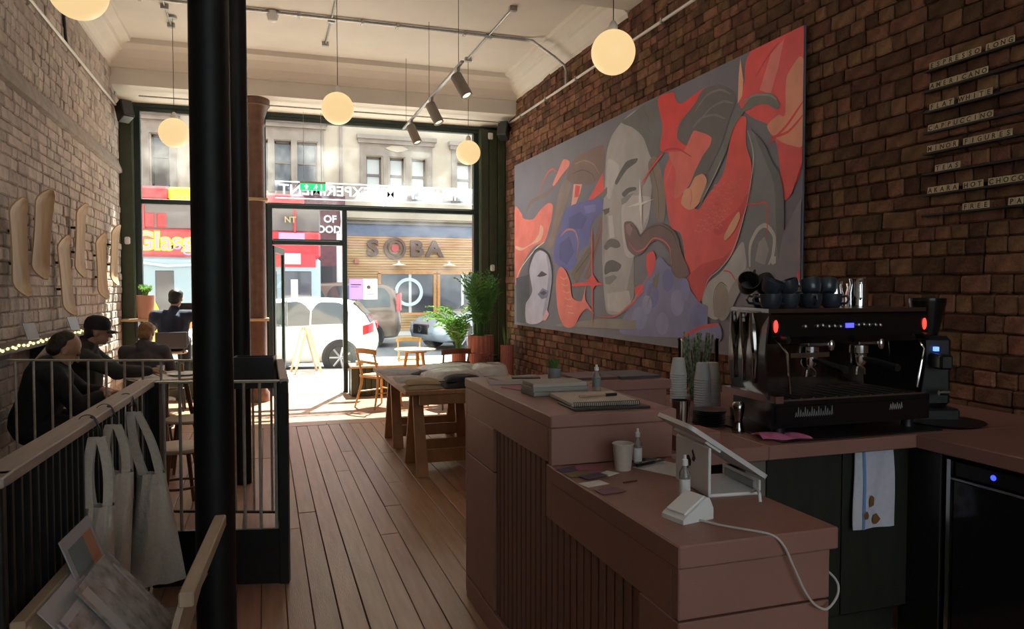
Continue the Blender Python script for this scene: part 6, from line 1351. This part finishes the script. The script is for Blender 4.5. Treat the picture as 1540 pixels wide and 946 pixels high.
p4 = thing('potted_snake_plant', 'narrow fluted pink pot with upright pale leaves beside the brick wall', 'plant', (3.32, 10.2, 0)); pot(p4, .095, .73)
for k in range(7): a = k * .9; MB().tube([(.03 * math.cos(a), .03 * math.sin(a), .70), (.05 * math.cos(a), .05 * math.sin(a), .85), (.07 * math.cos(a), .07 * math.sin(a), .95 + .02 * k)], [.014, .02, .002], 6, flat=.25).build('leaf', M_bleaf, p4, True)
p5 = thing('potted_begonia', 'small dark red leafed plant in a low pink pot in front of the big pot', 'plant', (3.0, 9.98, 0)); pot(p5, .09, .42)
for k in range(26):
    a = k * 2.4; r_ = .03 + .1 * (k / 26); q = MB(); c0 = Vector((r_ * math.cos(a), r_ * math.sin(a), .46 + .14 * (1 - k / 26) + .02 * (k % 3))); q.tube([(0, 0, .40), tuple(c0)], .003, 5); d = Vector((math.cos(a), math.sin(a), .2)); s2 = Vector((-d.y, d.x, 0)) * .03
    q.add([c0, c0 + d * .03 + s2, c0 + d * .075, c0 + d * .03 - s2], [(0, 1, 2, 3)]); q.build('leaf', mat('dark_red_leaf', (.10, .035, .04), .5), p5, fix=False)
wp = thing('potted_plant', 'pink planter with pale green foliage on the window bar', 'plant', (-1.50, 10.98, 1.14))
MB().lathe([(0, 0), (.095, 0), (.115, .31), (.105, .31), (.10, .28), (0, .28)], n=26).build('pot', mat('pale_pink_pot', (.56, .27, .19), .7), wp, True)
for k in range(22): a = k * 2.4; frond(wp, (.02 * math.cos(a), .02 * math.sin(a), .28), a, .06 + .08 * (k % 4) / 4, .10 + .08 * (k % 5) / 5, .4, M_bleaf, 7, .05, 'leaf_spray')
# ================================================================== people
M_skin = mat('skin', (.46, .25, .165), .55, var=.06, scale=20); M_eye = mat('eye', (.03, .02, .015), .2)
def V(*a): return Vector(a)
def head_parts(b, c, f, s=1.0, ears=True):                   # c = head centre, f = facing direction
    f = Vector(f).normalized(); r = f.cross(V(0, 0, 1)).normalized(); u = r.cross(f)
    F = Matrix((( r.x, f.x, u.x, c[0]), (r.y, f.y, u.y, c[1]), (r.z, f.z, u.z, c[2]), (0, 0, 0, 1))) @ Matrix.Scale(s, 4)
    b.sphere((0, -.008, .03), (.075, .095, .088), 20, 14, F); b.sphere((0, .022, -.045), (.058, .068, .062), 16, 10, F); b.sphere((0, .055, -.085), (.028, .026, .022), 12, 8, F)
    def cp(p, q, r0, r1): b.caps(F @ Vector(p), F @ Vector(q), r0 * s, r1 * s, 10)
    cp((0, .086, .008), (0, .108, -.030), .009, .014); cp((-.03, .080, .022), (.03, .080, .022), .012, .012); cp((-.018, .083, -.062), (.018, .083, -.062), .008, .008)
    if ears:
        for x in (-1, 1): b.sphere((x * .076, -.005, -.01), (.010, .020, .030), 10, 8, F)
    return F
def hand(b, wrist, dirv, palm, side, s=1.0, curl=.5):         # palm = direction the palm faces, side = where the thumb leaves
    d = Vector(dirv).normalized(); pn = Vector(palm); pn = (pn - d * pn.dot(d)).normalized(); t = d.cross(pn).normalized() * side; w0 = Vector(wrist)
    c = w0 + d * .045 * s; b.caps(w0, c, .026 * s, .030 * s, 10); b.caps(c - t * .018 * s, c + t * .018 * s + d * .01 * s, .022 * s, .022 * s, 10)
    for i, (o, L) in enumerate(((.030, .070), (.010, .078), (-.010, .072), (-.029, .056))):
        p0 = w0 + d * .065 * s + t * o * s; a = d; pts = [p0]
        for k, fr in enumerate((.45, .3, .25)):
            a = (a + pn * curl * (.35 + .25 * k)).normalized(); pts.append(pts[-1] + a * L * fr * s)
        b.chain(pts, [.0095 * s, .009 * s, .0085 * s, .007 * s], 8)
    p0 = w0 + d * .022 * s + t * .026 * s; p1 = p0 + (t * .7 + d * .6 + pn * .3).normalized() * .035 * s; p2 = p1 + (d * .9 + t * .15 + pn * .5).normalized() * .03 * s
    b.chain([p0, p1, p2], [.012 * s, .0105 * s, .008 * s], 8)
def seated(label, pel, chest, neck, head, face, sh, el, wr, hdir, kn, an, cloth, trouser, shoe, s=1.0, palm=(0, 0, -1), sleeve=1.0, hood=False, collar=None):
    p = thing('person', label, 'person', (pel[0], pel[1], 0)); o = Vector((pel[0], pel[1], 0)); L = lambda q: Vector(q) - o
    pel, chest, neck, head = L(pel), L(chest), L(neck), L(head); sh = [L(a) for a in sh]; el = [L(a) for a in el]; wr = [L(a) for a in wr]; kn = [L(a) for a in kn]; an = [L(a) for a in an]
    b = MB(); F = head_parts(b, head, face, s)
    b.chain([pel, (pel + chest) / 2, chest, neck, head + (neck - head) * .35], [.11 * s, .105 * s, .11 * s, .052 * s, .05 * s])
    for i in (0, 1):
        b.chain([chest + (neck - chest) * .5, sh[i], el[i], wr[i]], [.07 * s, .055 * s, .040 * s, .028 * s]); hand(b, wr[i], hdir[i], palm, (1, -1)[i], s)
        hip = pel + (kn[i] - pel) * .15; b.chain([pel, hip, kn[i], an[i]], [.09 * s, .08 * s, .055 * s, .04 * s]); b.caps(an[i], an[i] + Vector((kn[i].x - pel.x, kn[i].y - pel.y, 0)).normalized() * .14 + V(0, 0, -.05), .035, .03)
    remeshed(b.build('body', M_skin, p), .0075, 3)
    for x in (-.031, .031): MB().sphere((x, .083, .004), .0085, 8, 6, F).build('eye', M_eye, p, True)
    c = MB(); m1 = pel + (chest - pel) * .45; across = (sh[1] - sh[0]).normalized()
    c.chain([pel + V(0, 0, .02), m1, chest], [.145 * s, .140 * s, .150 * s])
    for sg in (-.06, .06): c.chain([pel + across * sg * s + V(0, 0, .03), m1 + across * sg * s, chest + across * sg * 1.3 * s], [.125 * s, .12 * s, .118 * s])
    c.chain([chest + (neck - chest) * .2, neck - (neck - chest) * .1], [.12 * s, .068 * s])
    for i in (0, 1):
        w2 = el[i] + (wr[i] - el[i]) * (.92 * sleeve); c.chain([chest + (sh[i] - chest) * .5 + V(0, 0, .03), sh[i]], [.09 * s, .078 * s]); c.chain([sh[i], (sh[i] + el[i]) / 2, el[i], w2], [.080 * s, .066 * s, .060 * s, .047 * s])
        c.caps(el[i] + V(0, 0, .0), el[i] + V(.0, .0, -.02), .062 * s, .056 * s)
    if hood: c.chain([neck + across * -.07 + V(0, 0, .0), neck + V(0, 0, -.03) - F.to_3x3() @ V(0, .06, 0), neck + across * .07], [.045 * s, .065 * s, .045 * s]); c.chain([neck - F.to_3x3() @ V(0, .05, 0), neck - F.to_3x3() @ V(0, .085, .06)], [.07 * s, .05 * s])
    remeshed(c.build('jacket', cloth, p), .012, 4)
    t = MB()
    for i in (0, 1): hip = pel + across * (-.07, .07)[i] * s; t.chain([hip, hip + (kn[i] - hip) * .5, kn[i], an[i] + V(0, 0, .05)], [.108 * s, .094 * s, .072 * s, .055 * s])
    t.caps(pel + across * -.06, pel + across * .06, .13 * s, .13 * s); remeshed(t.build('trousers', trouser, p), .014, 4)
    for i in (0, 1): dr = Vector((kn[i].x - pel.x, kn[i].y - pel.y, 0)).normalized(); remeshed(MB().caps(an[i] - dr * .02 + V(0, 0, -.03), an[i] + dr * .15 + V(0, 0, -.045), .048, .040).build('shoe', shoe, p), .010, 2)
    return p, F, s
def hair(p, F, m_, prof, name='hair', vox=.008):
    h = MB()
    for c, r in prof: h.sphere(c, r, 18, 12, F)
    return remeshed(h.build(name, m_, p), vox, 3)
M_blackcl = mat('black_cloth', (.012, .013, .016), .85, var=.3, scale=15, bump=.3); M_olive = mat('dark_olive_jacket', (.036, .036, .030), .8, var=.25, scale=10, bump=.4); M_hood = mat('charcoal_purple_hoodie', (.075, .068, .075), .9, var=.15, scale=14, bump=.4); M_navy = mat('navy_jumper', (.018, .026, .055), .85, var=.2, scale=14, bump=.3)
M_hairdk = mat('dark_brown_hair', (.022, .013, .008), .6, var=.4, scale=40, bump=.4); M_hairbl = mat('sandy_hair', (.30, .155, .06), .6, var=.3, scale=40, bump=.4); M_hairblk = mat('black_hair', (.010, .009, .009), .5, var=.4, scale=40, bump=.4); M_jean = mat('dark_denim', (.03, .035, .05), .85); M_shoe = mat('dark_shoe', (.02, .02, .02), .6)
# bald man in black, leaning over
p, F, s = seated('balding man in black leaning forward behind the balustrade, hands together', (-1.60, 6.18, .56), (-1.48, 6.14, .90), (-1.41, 6.12, 1.01), (-1.375, 6.12, 1.105), (.85, .35, -.55),
    [(-1.52, 6.33, .97), (-1.42, 5.97, .93)], [(-1.32, 6.40, .76), (-1.27, 6.02, .70)], [(-1.17, 6.22, .78), (-1.145, 6.10, .76)], [(.8, -.35, .05), (.7, .25, .25)], [(-1.17, 6.35, .52), (-1.15, 6.03, .52)], [(-1.2, 6.36, .09), (-1.2, 6.02, .09)], M_blackcl, M_blackcl, M_shoe, s=1.1)
hair(p, F, M_hairdk, [((0, -.036, .026), (.0775, .072, .078)), ((0, -.05, -.015), (.066, .055, .055)), ((0, -.02, .055), (.070, .068, .066))])
MB().surf(lambda u, v: (-1.30 + .14 * u, 6.02 - .10 * v, .66 - .12 * v + .02 * math.sin(u * 3)), 6, 6, .002).build('paper_sheet', M_paper, None, True, label='white sheet of paper held by the bald man in black', cat='paper')
# man in a cap
p, F, s = seated('man in dark cap and olive jacket sitting sideways at the round cafe table', (-1.46, 7.15, .57), (-1.45, 7.12, .90), (-1.40, 7.12, 1.06), (-1.345, 7.12, 1.175), (1, .05, -.12),
    [(-1.47, 7.33, 1.0), (-1.44, 6.92, .98)], [(-1.24, 7.42, .80), (-1.17, 6.88, .86)], [(-1.02, 7.36, .80), (-.945, 7.10, .83)], [(.9, -.2, -.1), (.9, .3, .02)], [(-1.05, 7.28, .55), (-1.05, 7.0, .55)], [(-1.08, 7.28, .09), (-1.08, 7.0, .09)], M_olive, M_blackcl, M_shoe, hood=True)
cp_ = MB().lathe([(.093, .010), (.097, .035), (.093, .075), (.075, .110), (.04, .128), (0, .132)], n=28, M=F @ Matrix.Translation((0, -.008, .012)) @ Matrix.Diagonal((.92, 1.08, 1, 1))).build('cap', mat('black_cap', (.014, .014, .016), .8, var=.2, bump=.3, scale=40), p, True)
MB().surf(lambda u, v: tuple(F @ V((u - .5) * 2 * .075 * (1 - .35 * v * v), .075 + .085 * v * (1 - .5 * (2 * u - 1) ** 2), .030 - .014 * v - .018 * (2 * u - 1) ** 2)), 12, 6, .004).build('peak', MATS['black_cap'], cp_, True)
hair(p, F, M_hairdk, [((0, -.035, .0), (.077, .072, .055)), ((0, -.06, -.02), (.06, .045, .05))])
# person in a hoodie, back turned
p, F, s = seated('person with sandy hair in a charcoal hoodie sitting with the back turned', (-1.17, 8.40, .545), (-1.165, 8.40, .82), (-1.155, 8.42, .96), (-1.145, 8.45, 1.085), (.35, .9, -.35),
    [(-1.34, 8.40, .90), (-.99, 8.40, .90)], [(-1.38, 8.58, .70), (-.93, 8.56, .70)], [(-1.24, 8.78, .72), (-1.02, 8.80, .72)], [(.3, .9, 0), (-.2, .9, 0)], [(-1.27, 8.78, .52), (-1.05, 8.78, .52)], [(-1.27, 8.80, .09), (-1.05, 8.80, .09)], M_hood, M_jean, M_shoe, s=.92, hood=True)
hair(p, F, M_hairbl, [((0, -.025, .035), (.086, .092, .090)), ((0, -.045, -.03), (.078, .066, .070)), ((0, .03, .075), (.07, .05, .04))])
# man at the window bar
p, F, s = seated('dark haired man in a navy jumper sitting at the window bar with his back turned', (-1.09, 10.20, .88), (-1.085, 10.24, 1.12), (-1.075, 10.28, 1.29), (-1.062, 10.33, 1.41), (.25, .95, -.3),
    [(-1.29, 10.25, 1.20), (-.88, 10.25, 1.20)], [(-1.36, 10.50, 1.06), (-.74, 10.42, 1.12)], [(-1.2, 10.80, 1.18), (-.82, 10.74, 1.20)], [(.4, .9, 0), (-.3, .9, 0)], [(-1.22, 10.62, .86), (-.98, 10.62, .86)], [(-1.22, 10.55, .40), (-.98, 10.55, .40)], M_navy, M_jean, M_shoe)
hair(p, F, M_hairblk, [((0, -.02, .04), (.087, .094, .092)), ((0, -.05, -.025), (.072, .06, .06)), ((0, .04, .085), (.07, .05, .04))])
lp = thing('laptop', 'open grey laptop on the window bar before the man in navy', 'laptop', (-1.0, 10.93, 1.14), 0); MB().bev(-.15, .15, -.10, .10, 0, .014, .004).build('base', M_steel, lp); MB().bev(-.15, .15, -.004, .004, 0, .2, .003, Matrix.Translation((0, .10, .012)) @ Matrix.Rotation(R(-15), 4, 'X')).build('screen', M_black, lp)
